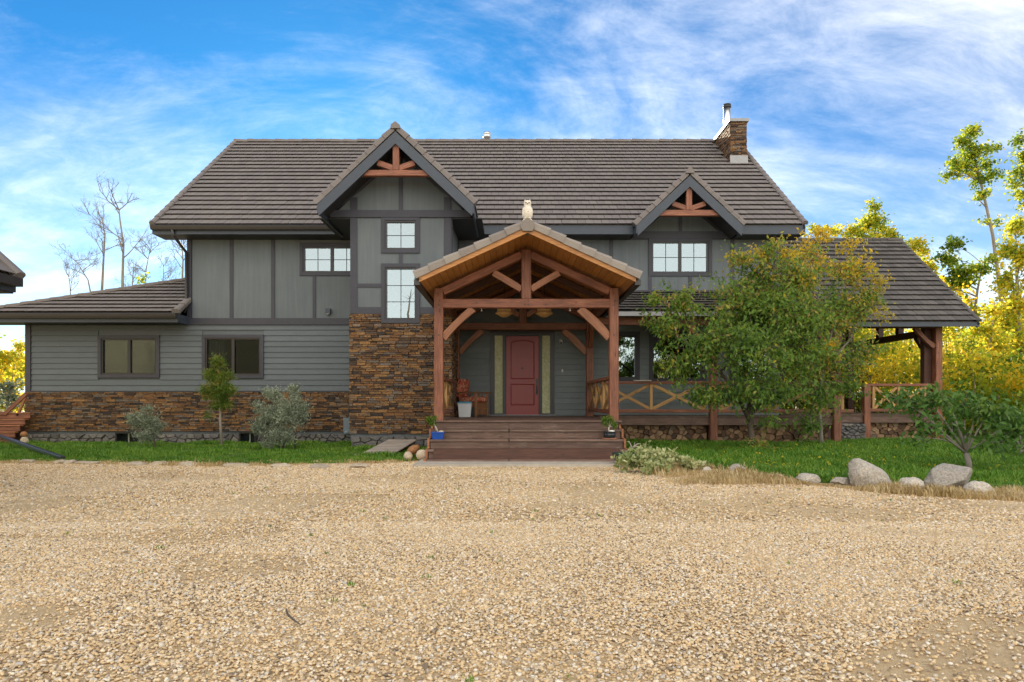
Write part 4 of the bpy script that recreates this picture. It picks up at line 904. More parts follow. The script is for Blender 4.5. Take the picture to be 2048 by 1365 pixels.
# ---------------------------------------------------------------- garage at the left edge (mirrored in the wing windows)
gd, gex, gez = 9.0, X(32, 9.0), Z(556, 9.0)
gar = thing('garage', (-10, 6, 0), 'neighbouring garage whose brown tiled roof corner shows at the left edge', 'garage')
gy0, gxm = 1.5, -13.6; gzr = gez + (gex - gxm) * .95
box('wall', -20.5, gex - .55, gy0 + .4, gd - .55, 0, gez - .1, 'garage_siding', gar)
MB().prism([(-20.5, gez - .1), (gex - .55, gez - .1), (gxm, gzr - .4)], gd - .73, gd - .55).ob('gable_wall', 'garage_siding', gar)
siding(gar, -20.5, gex - .55, .3, gez - .15, gd - .55, [], 'garage_siding')   # faces away; boards turned below
for o in [c for c in gar.children if c.name.startswith('siding_board')]:
    o.matrix_basis = o.matrix_basis @ Matrix.Rotation(math.pi, 4, 'Z'); o.location.y += .012
slab('roof', [(gex, gy0, gez), (gex, gd, gez), (gxm, gd, gzr), (gxm, gy0, gzr)], .10, 'tile_dark', gar); slab('roof', [(2 * gxm - gex, gy0, gez), (2 * gxm - gex, gd, gez), (gxm, gd, gzr), (gxm, gy0, gzr)], .10, 'tile_dark', gar)
tiles(gar, (gex + .03, gy0, gez - .0), (0, 1, 0), gd - gy0, (-1, 0, .95), math.hypot(gex - gxm, gzr - gez), 'tile', seed=71)
caps(gar, (gex + .05, gd - .02, gez), (gxm, gd - .02, gzr), 14, (.7, 0, .7), .17, .09, 'tile', 'rake_tile', 72)
box('gutter', gex, gex + .12, gy0, gd - .03, gez - .13, gez - .02, 'gutter', gar); box('fascia', gex - .03, gex, gy0, gd, gez - .2, gez - .05, 'fascia', gar)
beam('barge_board', (gex, gd - .02, gez - .10), (gxm, gd - .02, gzr - .10), .05, .17, 'fascia', gar)
slab('soffit', [(gex - .02, gy0, gez - .2), (gex - .02, gd - .02, gez - .2), (gex - .6, gd - .02, gez - .2), (gex - .6, gy0, gez - .2)], .02, 'soffit', gar)

# ---------------------------------------------------------------- stones at the foot of the walls
rs = random.Random(11)
def skirt(name, x0, x1, z0, z1, y, label, skip, cw=.20, chh=.135, mat='grey_stone', dep=.16):
    t = thing(name, ((x0 + x1) / 2, y, z0), label, 'stonework')
    for P in cells(x0, x1, z0, z1, cw, chh, rs, .36, .010):
        m = sum(p[0] for p in P) / len(P)
        if any(a < m < b for a, b in skip): continue
        f = rs.uniform(0, .06); V, Fc = chamfer_prism(P, y - dep + f, y, .018)
        mob('stone', [(v[0], v[1] + (rs.uniform(-.008, .008) if k < len(P) else 0), v[2]) for k, v in enumerate(V)], Fc, mat, t)
    return t
ww = [(X(229, 17.7), X(268, 17.7)), (X(477, 17.7), X(511, 17.7))]
skirt('stone_skirt', WX0 + .05, TX0 + .25, -.06, ZST - .07, DW - .0, 'row of loose grey stones stacked along the foot of the left wing', ww)
skirt('stone_skirt', TX0 + .05, TX1 + .1, -.02, Z(868, DT) - .06, DT, 'row of squared grey stones under the stone tower beside the steps', [], .26, .12)
for k, (a, b) in enumerate(ww):
    w = thing('window_well', ((a + b) / 2, 17.75, 0), ('black basement window well left of the small silvery shrub', 'black basement window well beside the young pine trunk')[k], 'window well')
    m = MB(); m.box(a, b, 17.72, 17.98, .30, .34); m.box(a, a + .04, 17.72, 17.98, -.02, .30); m.box(b - .04, b, 17.72, 17.98, -.02, .30); m.ob('rim', 'black_metal', w)
    box('pane', a + .04, b - .04, 17.93, 17.97, -.02, .30, 'dark_glaze', w); box('sash_bar', (a + b) / 2 - .012, (a + b) / 2 + .012, 17.90, 17.925, -.02, .30, 'white_paint', w)
rs2 = random.Random(4)
import mathutils.noise as mn
def boulder(name, c, r, label, mat='boulder', seed=0, cat='boulder', group=None, cuts=5, rot=0, rough=.16):
    rg = random.Random(seed * 7 + 1); m = MB().sphere((0, 0, 0), 1.0, 48, 32); pl = []
    for _ in range(cuts):
        v = Vector((rg.gauss(0, 1), rg.gauss(0, 1), rg.gauss(0, .8))).normalized(); pl.append((v, rg.uniform(.5, .8)))
    V = []
    for p in m.v:
        p = Vector(p); p = p * (1 + rough * mn.noise(p * 1.5 + Vector((seed, 0, 0))) + rough * .35 * mn.noise(p * 4.2 + Vector((0, seed, 0))) + rough * .30 * mn.noise(p * 9 + Vector((0, seed, 3))) + rough * .16 * mn.noise(p * 19 + Vector((0, seed, 5))))
        for v, d in pl:
            e = p.dot(v) - d
            if e > 0: p = p - v * e * .94
        V.append(p)
    M = Matrix.Translation(c) @ Matrix.Rotation(rot, 4, 'Z') @ Matrix.Diagonal((r[0], r[1], r[2], 1))
    o = mob(name, [tuple(M @ q) for q in V], m.f, mat, None, True); return tag(o, label, cat, group)
def B(u, v, w, h, label, d=None, **k):
    """boulder whose foot is at pixel (u, v), w x h pixels across"""
    d = d or F * (HC - .03) / (v - HV); x = X(u, d); s = d / F
    return boulder('boulder', (x, d + w * s * .35, gz(x, d) + h * s * .42), (w * s * .55, w * s * .45, h * s * .72), label, **k)
def tilted(u, v, w, h, label, d, tilt, seed, mat='boulder'):
    x = X(u, d); s = d / F; o = boulder('boulder', (x, d + .2, gz(x, d) + h * s * .40), (w * s * .53, w * s * .42, h * s * .58), label, seed=seed, mat=mat)
    o.rotation_euler = (0, tilt, 0); o.location.z += .02; return o
tilted(1742, 980, 84, 62, 'large pale grey boulder sloping down to the right at the right lawn edge', 8.6, R(22), 3)
tilted(1930, 992, 88, 56, 'broad angular tan boulder in front of the small cherry tree', 8.25, R(-14), 8)
B(1830, 986, 50, 24, 'low rounded grey boulder between the two largest boulders', 8.35, seed=5, cuts=2)
B(1968, 1000, 48, 24, 'low pale rounded stone right of the broad angular boulder', 8.0, seed=6, cuts=1)
B(1622, 968, 44, 18, 'small reddish-brown stone half sunk in dry grass at the lawn edge', 9.1, seed=9, cuts=2)
B(1688, 975, 36, 15, 'small flat grey stone just left of the largest pale boulder', 8.9, seed=12, cuts=3)
B(1480, 950, 36, 18, 'small grey stone in dry grass right of the variegated shrub', 10.2, seed=14, cuts=2)
B(1415, 949, 16, 10, 'tiny pale stone at the tip of the variegated shrub', 10.4, seed=15, cuts=1)
B(1558, 962, 26, 11, 'small brown stone between the two smaller lawn-edge stones', 9.5, seed=16, cuts=2)
def cob(u, v, d, rx, rz, label, mat='cobble', seed=1, zoff=0, rot=0):
    x = X(u, d); o = boulder('cobble', (x, d, Z(v, d)), (rx, rx * .9, rz), label, mat, seed, 'stone', None, 0, 0, .06); o.rotation_euler = (0, rot, 0); return o
cob(816, 913, 12.75, .085, .095, 'small round tan cobble, leftmost by the steps', seed=2)
cob(841, 910, 12.7, .12, .105, 'large pale round cobble against the steps', seed=3, rot=.3)
cob(831, 899, 13.0, .14, .085, 'rusty orange oblong cobble behind two pale ones by the steps', 'rust_cobble', 4, rot=-.55)
cob(48, 869, 17.3, .085, .075, 'reddish round cobble on top of another by the left steps', 'rust_cobble', 5)
cob(49, 884, 17.3, .10, .14, 'upright tan oval cobble by the left steps', seed=6)
cob(27, 898, 16.0, .085, .065, 'small cream cobble on grass before the left steps', seed=7)
for k, (u, v, w) in enumerate(((45, 918, 40), (88, 922, 34), (140, 925, 22), (168, 924, 20), (205, 924, 52), (275, 931, 40), (330, 928, 30), (385, 930, 46), (480, 931, 56), (560, 934, 40), (640, 936, 44), (720, 935, 40))):
    d = F * HC / (v - HV) - .05; x = X(u, d); d = min(d, lawn_y(x) - .02); o = boulder('edging_stone', (x, d, .015), (w * d / F * .5, .16, .06), 'flat tan stone in the row edging the left lawn', 'cobble', 40 + k, 'stone', 'flat stones edging the left lawn', 3)

# ---------------------------------------------------------------- firewood and grey stones under the verandah
def stack(x0, x1, z0, z1, y, label, seed):
    rg = random.Random(seed)
    for P in cells(x0, x1, z0, z1, .135, .115, rg, .45, .007):
        f = rg.uniform(0, .09); V, Fc = chamfer_prism(P, y + f, y + .42, .006)
        tag(mob('firewood_log', V, Fc, 'log_end'), label, 'firewood', label.replace('split firewood log', 'split firewood logs'))
stack(vx0 + .05, vp[0] - .11, .085, .57, DV + .10, 'split firewood log in the stack between the steps and the first verandah post', 1)
stack(vp[0] + .11, vp[1] - .11, .09, .57, DV + .12, 'split firewood log in the stack behind the trees under the verandah', 2)
stack(gp1 + .12, gp2 - .1, .10, .57, DG + .08, 'split firewood log in the stack under the covered deck', 3)
gp = thing('stone_pile', (8.9, 17.6, 0), 'stack of dark grey stones under the deck between two posts', 'stone pile')
rg = random.Random(8)
for P in cells(X(1680, 17.5), X(1729, 17.5), .10, .57, .12, .075, rg, .42, .008):
    V, Fc = chamfer_prism(P, 17.4 + rg.uniform(0, .06), 17.9, .012); mob('stone', V, Fc, 'grey_stone', gp)
box('footing', vx0, vx1, DV + .05, DV + .6, -.02, .085, 'concrete', ver); box('footing', gx0, gx1, DG + .05, DG + .6, -.02, .10, 'concrete', cov)
box('skirt_board', vx0, vx1, DV + .56, DV + .6, .09, .6, 'timber_dark', ver); box('skirt_board', gx0, gx1, DG + .52, DG + .56, .1, .6, 'timber_dark', cov)
beam('rim_beam', (8.16, DV, ZD - .11), (8.16, DG, ZD - .11), .06, .19, 'step_wood', cov)

# ---------------------------------------------------------------- side steps at the left edge, black pipe, ramp
ss = thing('side_steps', (-14.6, 17.6, 0), 'brown wooden side steps at the far left end of the house', 'steps')
for k in range(5):
    zt = .86 - .165 * k; y = 17.75 - .10 * k; xr = -12.86 - .06 * k
    beam('riser', (-16.4, y, zt - .09), (xr, y, zt - .09), .03, .13, 'timber', ss); beam('tread', (-16.4, y + .03, zt - .015), (xr + .02, y + .03, zt - .015), .14, .03, 'timber_light', ss)
box('step_frame', -16.4, -13.16, 17.8, 19.5, .0, .82, 'timber_dark', ss)
beam('handrail', (X(50, 17.7), 17.75, Z(788, 17.7)), (X(8, 17.7), 17.72, Z(829, 17.7)), .06, .10, 'timber', ss); beam('handrail', (X(10, 17.7), 17.72, Z(827, 17.7)), (-16.3, 17.72, Z(828, 17.7)), .06, .09, 'timber', ss)
beam('rail_brace', (X(47, 17.7), 17.76, Z(795, 17.7)), (X(32, 17.7), 17.76, Z(832, 17.7)), .05, .07, 'timber_light', ss); beam('post', (-14.9, 17.74, .8), (-14.9, 17.74, 1.5), .09, .09, 'timber', ss, up=(0, 1, 0))
bp = beam('drain_pipe', (X(126, 12.75), 12.75, .055), (X(-12, 17.2), 17.2, .31), .085, .075, 'black_metal'); tag(bp, 'long black square pipe lying from the left steps down to the gravel', 'pipe')
rp = thing('wooden_ramp', (-2.7, 14.8, 0), 'weathered grey slatted wooden ramp leaning on the stones left of the steps', 'ramp')
pa, pb = Vector((-2.80, 13.85, .055)), Vector((-2.56, 15.62, .25)); ax = (pb - pa).normalized(); sd_ = Vector((1, -.12, 0)).normalized()
for i in range(17):
    c = pa + (pb - pa) * (i + .5) / 17; beam('slat', c - sd_ * .34, c + sd_ * .34, .082, .024, 'grey_wood', rp, up=(0, -.1, 1), ch=.003)
for s in (-1, 1): beam('runner', pa + sd_ * .28 * s - Vector((0, 0, .04)), pb + sd_ * .28 * s - Vector((0, 0, .04)), .04, .06, 'timber_dark', rp)
beam('foot_board', pa + Vector((-.46, -.05, -.02)), pa + Vector((.52, -.12, -.02)), .09, .04, 'grey_wood', rp)
tw_ = MB().tube([(X(566, 3.5), 3.55, .02), (X(575, 3.42), 3.42, .032), (X(585, 3.36), 3.36, .028), (X(600, 3.3), 3.30, .02)], [.004, .006, .005, .003], 6).ob('fallen_twig', 'bark_dark'); tag(tw_, 'thin dark curved twig lying on the gravel', 'twig')

# ---------------------------------------------------------------- small things on the walls and porch
ub = thing('utility_box', (X(693, 15.8), 17.7, .3), 'grey-blue utility meter box with pipe in the corner left of the tower', 'meter box')
ux_ = X(694, 17.6); MB().box(ux_ - .085, ux_ + .085, 17.55, 17.8, .36, .72).ob('case', 'utility', ub); MB().lathe([(.05, 0), (.095, .02), (.10, .08), (.06, .13)], (ux_, 17.62, .27), 14).ob('meter', 'utility', ub, True)
MB().tube([(ux_ + .03, 17.7, .7), (ux_ + .03, 17.7, Z(818, 17.6))], .03, 8).ob('pipe', 'black_metal', ub)
wl = thing('wall_light', (X(658, DW), DW, zb(624)), 'small dark box light on the grey wall above the siding', 'wall light')
box('housing', X(653.5, DW), X(662.5, DW), DW - .13, DW - .012, zb(628.5), zb(618.5), 'fascia', wl); box('lens', X(655, DW), X(661, DW), DW - .12, DW - .03, zb(630), zb(628.6), 'flashing', wl)
sc_ = thing('security_camera', (X(1121, DW), DW - .05, zb(684)), 'small white security camera on the wall right of the front door', 'camera')
m = MB().lathe([(.03, 0), (.042, .02), (.042, .05), (.03, .06)], (0, 0, 0), 14); m.v = [(X(1121, DW) + v[0], DW - .03 - v[2], zb(682) + v[1]) for v in m.v]; m.ob('base', 'white_paint', sc_, True)
MB().sphere((X(1121.5, DW), DW - .12, zb(685)), (.04, .06, .055)).ob('body', 'white_paint', sc_, True); MB().sphere((X(1121.5, DW), DW - .165, zb(687)), (.024, .02, .026)).ob('lens', 'black_metal', sc_, True)
db = MB().box(X(1123, DW), X(1126, DW), DW - .045, DW - .02, zb(745), zb(739)).ob('doorbell', 'white_paint'); tag(db, 'tiny white doorbell button beside the front door', 'doorbell')
dm = MB(); dm.box(X(976, 17.5), X(1110, 17.5), 17.25, 17.84, ZD + .002, ZD + .016); tag(dm.ob('door_mat', 'mat_rubber'), 'flat dark grey door mat before the red door', 'door mat')
for k, u in enumerate((1008.5, 1088.5)):
    x, y, z = X(u, 15.2), 15.2, Z(635, 15.2)
    t = thing('pendant_lamp', (x, y, z), ('left woven pendant lamp hanging under the porch beam', 'right woven pendant lamp hanging under the porch beam')[k], 'lamp', 'woven lamps in the porch')
    pr = [(.03, 0), (.07, .008), (.14, .05), (.205, .085), (.20, .10), (.165, .11), (.15, .22), (.155, .34), (.10, .37), (.02, .38)]
    MB().lathe(pr, (x, y, z), 24).ob('lamp_shade', 'rattan', t, True)
    hoops = MB()
    for r, zz in ((.207, .09), (.168, .12), (.157, .33)): hoops.tube([(x + r * math.cos(a * math.pi / 10), y + r * math.sin(a * math.pi / 10), z + zz) for a in range(21)], .005, 5)
    hoops.ob('hoop', 'chair_wood', t); MB().tube([(x, y, z + .37), (x, y, zroof(x) - .07)], .006, 6).ob('cord', 'black_metal', t)
for k, u in enumerate((963, 1140)):
    x, z = X(u, DF), TB0; h = MB().tube([(x, DF, z + .01), (x, DF, z - .03), (x + .012, DF - .012, z - .05), (x, DF - .022, z - .06), (x - .014, DF - .014, z - .045)], .005, 6).ob('hook', 'white_paint', porch)
bo = MB(); bo.box(X(1268, 16.45), X(1302, 16.45), 16.40, 16.60, rail_t + .036, rail_t + .065); tag(bo.ob('board', 'grey_wood'), 'short pale board lying on the verandah top rail', 'board')
# owl
oy, oz = YF + .06, ZA + .125
ow = thing('owl_statue', (PC, oy, oz), 'cream owl statue perched on the porch roof ridge', 'statue')
MB().lathe([(.035, .0), (.075, .02), (.088, .09), (.088, .16), (.075, .215), (.06, .235), (.067, .255), (.07, .29), (.06, .325), (.03, .345), (.005, .35)], (PC, oy, oz + .03), 18).ob('body', 'owl_plaster', ow, True)
for s in (-1, 1):
    MB().lathe([(.022, 0), (.012, .03), (.001, .055)], (PC + s * .045, oy - .005, oz + .345), 8).ob('ear_tuft', 'owl_plaster', ow, True)
    MB().sphere((PC + s * .072, oy + .01, oz + .15), (.030, .06, .10)).ob('wing', 'owl_plaster', ow, True)
    MB().sphere((PC + s * .026, oy - .058, oz + .315), (.015, .012, .015)).ob('eye', 'black_metal', ow, True)
    MB().sphere((PC + s * .04, oy - .05, oz + .03), (.028, .045, .018)).ob('foot', 'owl_plaster', ow, True)
MB().lathe([(.013, .03), (.008, .012), (.001, 0)], (PC, oy - .066, oz + .275), 8).ob('beak', 'terracotta', ow, True)
MB().prism([(PC - .10, oz - .03), (PC + .10, oz - .03), (PC + .06, oz + .03), (PC - .06, oz + .03)], oy - .07, oy + .08).ob('base', 'owl_plaster', ow)
# armchair: local frame, facing +x, then turned
cr = thing('armchair', (0, 0, 0), 'wooden armchair with red floral cushions on the porch', 'armchair')
def lb(n, a, b, w, h, m='chair_wood', up=(0, 0, 1)): return beam(n, a, b, w, h, m, cr, up, .005)
for s in (-1, 1):
    lb('leg', (.27, s * .31, 0), (.27, s * .31, .60), .06, .06, up=(0, 1, 0)); lb('leg', (-.32, s * .31, 0), (-.40, s * .31, .84), .06, .06, up=(0, 1, 0))
    lb('arm', (-.38, s * .32, .61), (.38, s * .32, .61), .10, .035)
    lb('side_rail', (-.32, s * .31, .30), (.27, s * .31, .30), .03, .10)
    for q in range(4 if s > 0 else 0): lb('spindle', (-.2 + q * .12, s * .31, .34), (-.2 + q * .12, s * .31, .60), .03, .03, up=(0, 1, 0))
lb('front_rail', (.27, -.31, .27), (.27, .31, .27), .03, .16); lb('back_rail', (-.40, -.31, .80), (-.40, .31, .80), .03, .09)
for q in range(5): lb('front_slat', (.262, -.24 + q * .12, .04), (.262, -.24 + q * .12, .22), .10, .018, up=(0, 1, 0))
def cushion(n, c, r, rot):
    m = MB().sphere((0, 0, 0), 1, 20, 12); M = Matrix.Translation(c) @ Matrix.Rotation(rot, 4, 'Y'); V = []
    for p in m.v: q = [math.copysign(abs(t) ** .34, t) for t in p[:2]] + [math.copysign(abs(p[2]) ** .8, p[2])]; V.append(tuple(M @ Vector((q[0] * r[0], q[1] * r[1], q[2] * r[2]))))
    mob(n, V, m.f, 'floral_cloth', cr, True)
cushion('seat_cushion', (.02, 0, .43), (.31, .28, .085), 0); cushion('back_cushion', (-.28, 0, .72), (.25, .27, .075), R(-80))
cr.location = (X(944, 17.05), 17.1, ZD + .005); cr.rotation_euler = (0, 0, R(-24))
tb = thing('storage_tub', (X(930, 16.3), 16.3, ZD), 'white plastic storage tub with blue lid beside the armchair', 'tub')
tx = X(930, 16.3); z0_ = ZD + .005
MB().add([(tx + sx * a, 16.3 + sy * a * .8, z) for a, z in ((.135, z0_), (.165, z0_ + .34)) for sx, sy in ((-1, -1), (1, -1), (1, 1), (-1, 1))], [(0, 3, 2, 1), (0, 1, 5, 4), (1, 2, 6, 5), (2, 3, 7, 6), (3, 0, 4, 7)]).ob('body', 'tub_plastic', tb)
m = MB(); m.box(tx - .178, tx + .178, 16.3 - .145, 16.3 + .145, z0_ + .335, z0_ + .36); m.box(tx - .15, tx + .15, 16.3 - .12, 16.3 + .12, z0_ + .36, z0_ + .378); m.ob('lid', 'lid_plastic', tb)

# ---------------------------------------------------------------- plants
def leaf_mesh(name, P, L, ratio, tint, mat, parent, rng, droop=.35, fold=.22, Dir=None):
    n = len(P); P = np.asarray(P)
    d = rng.normal(size=(n, 3)); d[:, 2] -= droop * 2
    if Dir is not None: d = d * .45 + np.asarray(Dir)
    d /= np.linalg.norm(d, axis=1, keepdims=True); r = rng.normal(size=(n, 3)); s = np.cross(d, r); s /= np.linalg.norm(s, axis=1, keepdims=True) + 1e-9; nn = np.cross(d, s)
    l = (L * rng.uniform(.65, 1.25, n))[:, None]; w = l * ratio * .5
    V = np.stack([P, P + d * l * .45 + s * w + nn * w * fold * 2, P + d * l, P + d * l * .45 - s * w + nn * w * fold * 2], 1).reshape(-1, 3)
    k = np.arange(n) * 4; T3 = np.concatenate([np.stack([k, k + 1, k + 2], 1), np.stack([k, k + 2, k + 3], 1)], 0)
    me = bpy.data.meshes.new(name); me.vertices.add(4 * n); me.loops.add(6 * n); me.polygons.add(2 * n)
    c = np.zeros(3); A = np.asarray(V); lo, hi = A.min(0), A.max(0); c = (lo + hi) / 2
    me.vertices.foreach_set('co', (A - c).astype(np.float32).ravel()); me.loops.foreach_set('vertex_index', T3.astype(np.int32).ravel())
    me.polygons.foreach_set('loop_start', np.arange(0, 6 * n, 3, dtype=np.int32)); me.polygons.foreach_set('loop_total', np.full(2 * n, 3, dtype=np.int32))
    me.materials.append(MAT[mat]); a = me.attributes.new('tint', 'FLOAT', 'FACE'); a.data.foreach_set('value', np.clip(np.concatenate([tint, tint]), 0, 1).astype(np.float32)); me.update(calc_edges=True)
    return put(bpy.data.objects.new(name, me), parent, Matrix.Translation(c))
def bez(a, b, c, n): return [a * (1 - t) ** 2 + b * 2 * t * (1 - t) + c * t * t for t in np.linspace(0, 1, n)]
def tree(name, label, cat, trunks, clusters, leafmat, bark, L, ratio, seed, droop=.35, dens=1300, group=None, twig_r=.006, branch_r=.022, bare=False, parts=('crown', 'trunk'), jit=.10, stuff=False, lift=.35):
    """trunks: polylines of (x, y, z, r); clusters: (x, y, z, rx, ry, rz, tint, spread, density)"""
    rng = np.random.default_rng(seed); mb = MB(); base = trunks[0][0]; pts = []
    t = thing(name, base[:3], label, cat, group)
    for tr in trunks:
        mb.tube([p[:3] for p in tr], [p[3] for p in tr], 9)
        for a, b in zip(tr, tr[1:]):
            for q in np.linspace(0, 1, 6): pts.append(np.array(a) * (1 - q) + np.array(b) * q)
    pts = np.array(pts); LP = []; LT = []
    for (x, y, z, rx, ry, rz, tm, ts, dn) in clusters:
        c = np.array((x, y, z)); D = np.linalg.norm(pts[:, :3] - c, axis=1) + np.where(pts[:, 2] > z - lift * rz, 50, 0) * (1 if (pts[:, 2] < z - lift * rz).any() else 0)
        s = pts[D.argmin()]; S = s[:3]; mid = (S + c) / 2 + np.array((0, 0, .12 * np.linalg.norm(c - S))) + rng.normal(size=3) * .05 * np.linalg.norm(c - S)
        br = bez(S, mid, c, 8); r0 = min(s[3] * .7, branch_r); mb.tube(br, list(np.linspace(r0, twig_r * 1.3, 8)), 6, cap=False)
        nl = max(30, int(dens * dn * rx * rz * math.pi)); nt_ = max(5, int(nl / 26))
        for _ in range(nt_):
            q = rng.normal(size=3); q /= np.linalg.norm(q); e = c + q * np.array((rx, ry, rz)) * rng.uniform(.35, 1.08) * (1 + .25 * math.sin(7 * q[0] + 5 * q[2] + seed))
            a = br[rng.integers(4, 8)]; m2 = (a + e) / 2 + rng.normal(size=3) * .1 * np.linalg.norm(e - a) + np.array((0, 0, .06)); tw = bez(a, m2, e, 5)
            mb.tube(tw, list(np.linspace(twig_r, twig_r * .35, 5)), 4, cap=False)
            if bare: continue
            k = max(3, int(nl / nt_)); u = rng.uniform(.25, 1.05, k); W = np.array(tw); ui = np.clip(u * 4, 0, 3.999); i0 = ui.astype(int); f = (ui - i0)[:, None]
            p = W[i0] * (1 - f) + W[np.minimum(i0 + 1, 4)] * f + rng.normal(size=(k, 3)) * jit * np.array((1, 1, .7))
            LP.append(p); LT.append(np.clip(tm + rng.normal() * ts * .8 + rng.normal(size=k) * ts, 0, 1))
    if not bare: leaf_mesh(parts[0], np.concatenate(LP), L, ratio, np.concatenate(LT), leafmat, t, rng, droop)
    mb.ob(parts[1], bark, t, True)
    return t
def C(u, v, ru, rv, d, tint=.3, ts=.12, dn=1.0, dep=.8):
    s = d / F; return (X(u, d), d, Z(v, d), ru * s, ru * s * dep, rv * s, tint, ts, dn)
def TR(pts): return [(X(u, d), d, Z(v, d), r) for u, v, d, r in pts]
# -- the two maples before the verandah
d = 14.0
tree('maple_tree', 'bushy green maple with yellowing top in front of the verandah, nearest the steps', 'tree',
     [TR([(1505, 915, d, .075), (1503, 870, d, .065), (1498, 820, d, .06), (1512, 760, d, .05), (1530, 690, d, .035), (1545, 600, d, .02), (1550, 500, d, .008)]),
      TR([(1503, 850, d, .05), (1470, 780, d - .1, .04), (1420, 720, d - .1, .03), (1340, 660, d, .015)]), TR([(1500, 830, d, .05), (1560, 760, d + .1, .04), (1610, 680, d + .2, .028), (1640, 580, d + .2, .012)])],
     [C(1325, 650, 55, 44, d, .36), C(1300, 585, 26, 34, d, .42, dn=.8), C(1365, 605, 60, 40, d, .4), C(1350, 740, 52, 42, d - .3, .30), C(1420, 690, 80, 70, d - .5, .30), C(1480, 600, 75, 55, d, .40), C(1405, 790, 62, 36, d - .4, .28),
      C(1500, 700, 90, 80, d - .8, .26), C(1470, 790, 84, 50, d - .5, .25), C(1545, 610, 85, 75, d - .2, .36), C(1470, 520, 45, 26, d, .62, .14, .7), C(1530, 510, 50, 40, d, .58, .16, .8), C(1545, 780, 80, 62, d - .5, .25),
      C(1585, 700, 90, 85, d - .4, .30), C(1600, 560, 80, 60, d + .1, .50, .16), C(1575, 505, 32, 34, d, .85, .12, .6), C(1560, 845, 60, 24, d - .3, .28, .1, .4), C(1515, 895, 30, 30, d - .15, .45, .1, .9), C(1610, 640, 80, 60, d - .2, .36),
      C(1555, 475, 14, 16, d, .75, .15, .5), C(1530, 560, 120, 70, d + .4, .38, .15, .7), C(1510, 640, 150, 90, d + .5, .28, .1, .6)],
     'maple_leaf', 'bark_dark', .105, .44, 1, .5, 760, branch_r=.028, jit=.085)
d = 15.3
tree('maple_tree', 'slender maple with yellow upper leaves before the covered deck roof', 'tree',
     [TR([(1643, 898, d, .055), (1640, 850, d, .05), (1636, 800, d, .045), (1650, 720, d, .035), (1670, 640, d, .025), (1690, 560, d, .012), (1695, 500, d, .005)]), TR([(1645, 740, d, .03), (1700, 680, d, .022), (1735, 610, d, .01)])],
     [C(1660, 620, 80, 70, d, .42, .16), C(1715, 615, 60, 62, d, .48, .16), C(1745, 600, 34, 48, d, .60, .15, .8), C(1690, 540, 62, 48, d, .68, .18, .85), C(1625, 520, 50, 42, d, .80, .14, .7), C(1640, 470, 45, 30, d, .92, .08, .4), C(1700, 490, 36, 26, d, .92, .08, .35), C(1600, 478, 22, 18, d, .95, .05, .5), C(1720, 700, 52, 48, d, .42, .16), C(1650, 720, 70, 62, d, .36, .18), C(1640, 790, 58, 52, d - .2, .30), C(1700, 770, 50, 44, d, .34, .14, .7), C(1760, 560, 18, 26, d, .75, .1, .6), C(1620, 850, 40, 40, d - .2, .28, .1, .7), C(1775, 630, 16, 18, d, .8, .1, .5), C(1655, 690, 30, 26, d - .6, .9, .08, .8), C(1735, 545, 30, 20, d, .8, .1, .5)],
     'maple_leaf', 'bark_grey', .10, .44, 2, .45, 820, branch_r=.02, jit=.085)
# -- cherry trees on the right lawn
d = 10.5
def fan(u0, v0, ends, d, r):
    return [TR([(u0, v0, d, r), ((u0 + u) / 2 + (u - u0) * .06, v0 + (v - v0) * .62, d + dd * .5, r * .7), (u, v, d + dd, r * .25)]) for u, v, dd in ends]
tree('cherry_tree', 'small spreading cherry tree with green leaves on the right lawn', 'tree',
     [TR([(1938, 950, d, .052), (1937, 925, d, .045), (1932, 905, d, .042)])] + fan(1932, 907, [(1790, 790, -.2), (1850, 795, .2), (1890, 790, -.3), (1925, 800, .4), (1975, 830, .1), (2020, 850, -.2), (1850, 850, -.5), (1960, 800, .3), (1905, 810, .5)], d, .019),
     [C(1800, 800, 36, 18, d - .2, .45), C(1840, 806, 46, 24, d, .5), C(1885, 800, 44, 24, d - .3, .5), C(1930, 806, 42, 28, d + .3, .48), C(1965, 826, 46, 32, d, .5), C(2010, 846, 42, 34, d - .1, .45), C(2035, 870, 26, 30, d - .2, .42), C(1855, 856, 44, 22, d - .4, .45, dn=.8), C(1985, 885, 40, 26, d - .2, .42, dn=.6), C(1905, 845, 44, 26, d + .1, .4, dn=.5), C(1835, 880, 26, 12, d - .4, .45, dn=.6)],
     'cherry_leaf', 'bark_grey', .12, .42, 3, .3, 900, branch_r=.012, twig_r=.004)
d = 12.6
tree('cherry_tree', 'cherry tree cut off by the right edge behind the small spreading one', 'tree', [TR([(2046, 918, d, .06), (2044, 895, d, .05)])] + fan(2044, 898, [(2005, 850, -.2), (2030, 830, .1), (2070, 840, 0), (2095, 860, .1)], d, .025),
     [C(2018, 862, 28, 26, d, .4), C(2042, 838, 30, 24, d, .45), C(2080, 845, 36, 34, d, .45), C(2030, 895, 26, 16, d, .4, dn=.6), C(2100, 870, 30, 30, d, .4)], 'cherry_leaf', 'bark_grey', .10, .40, 4, .3, 620, branch_r=.012)
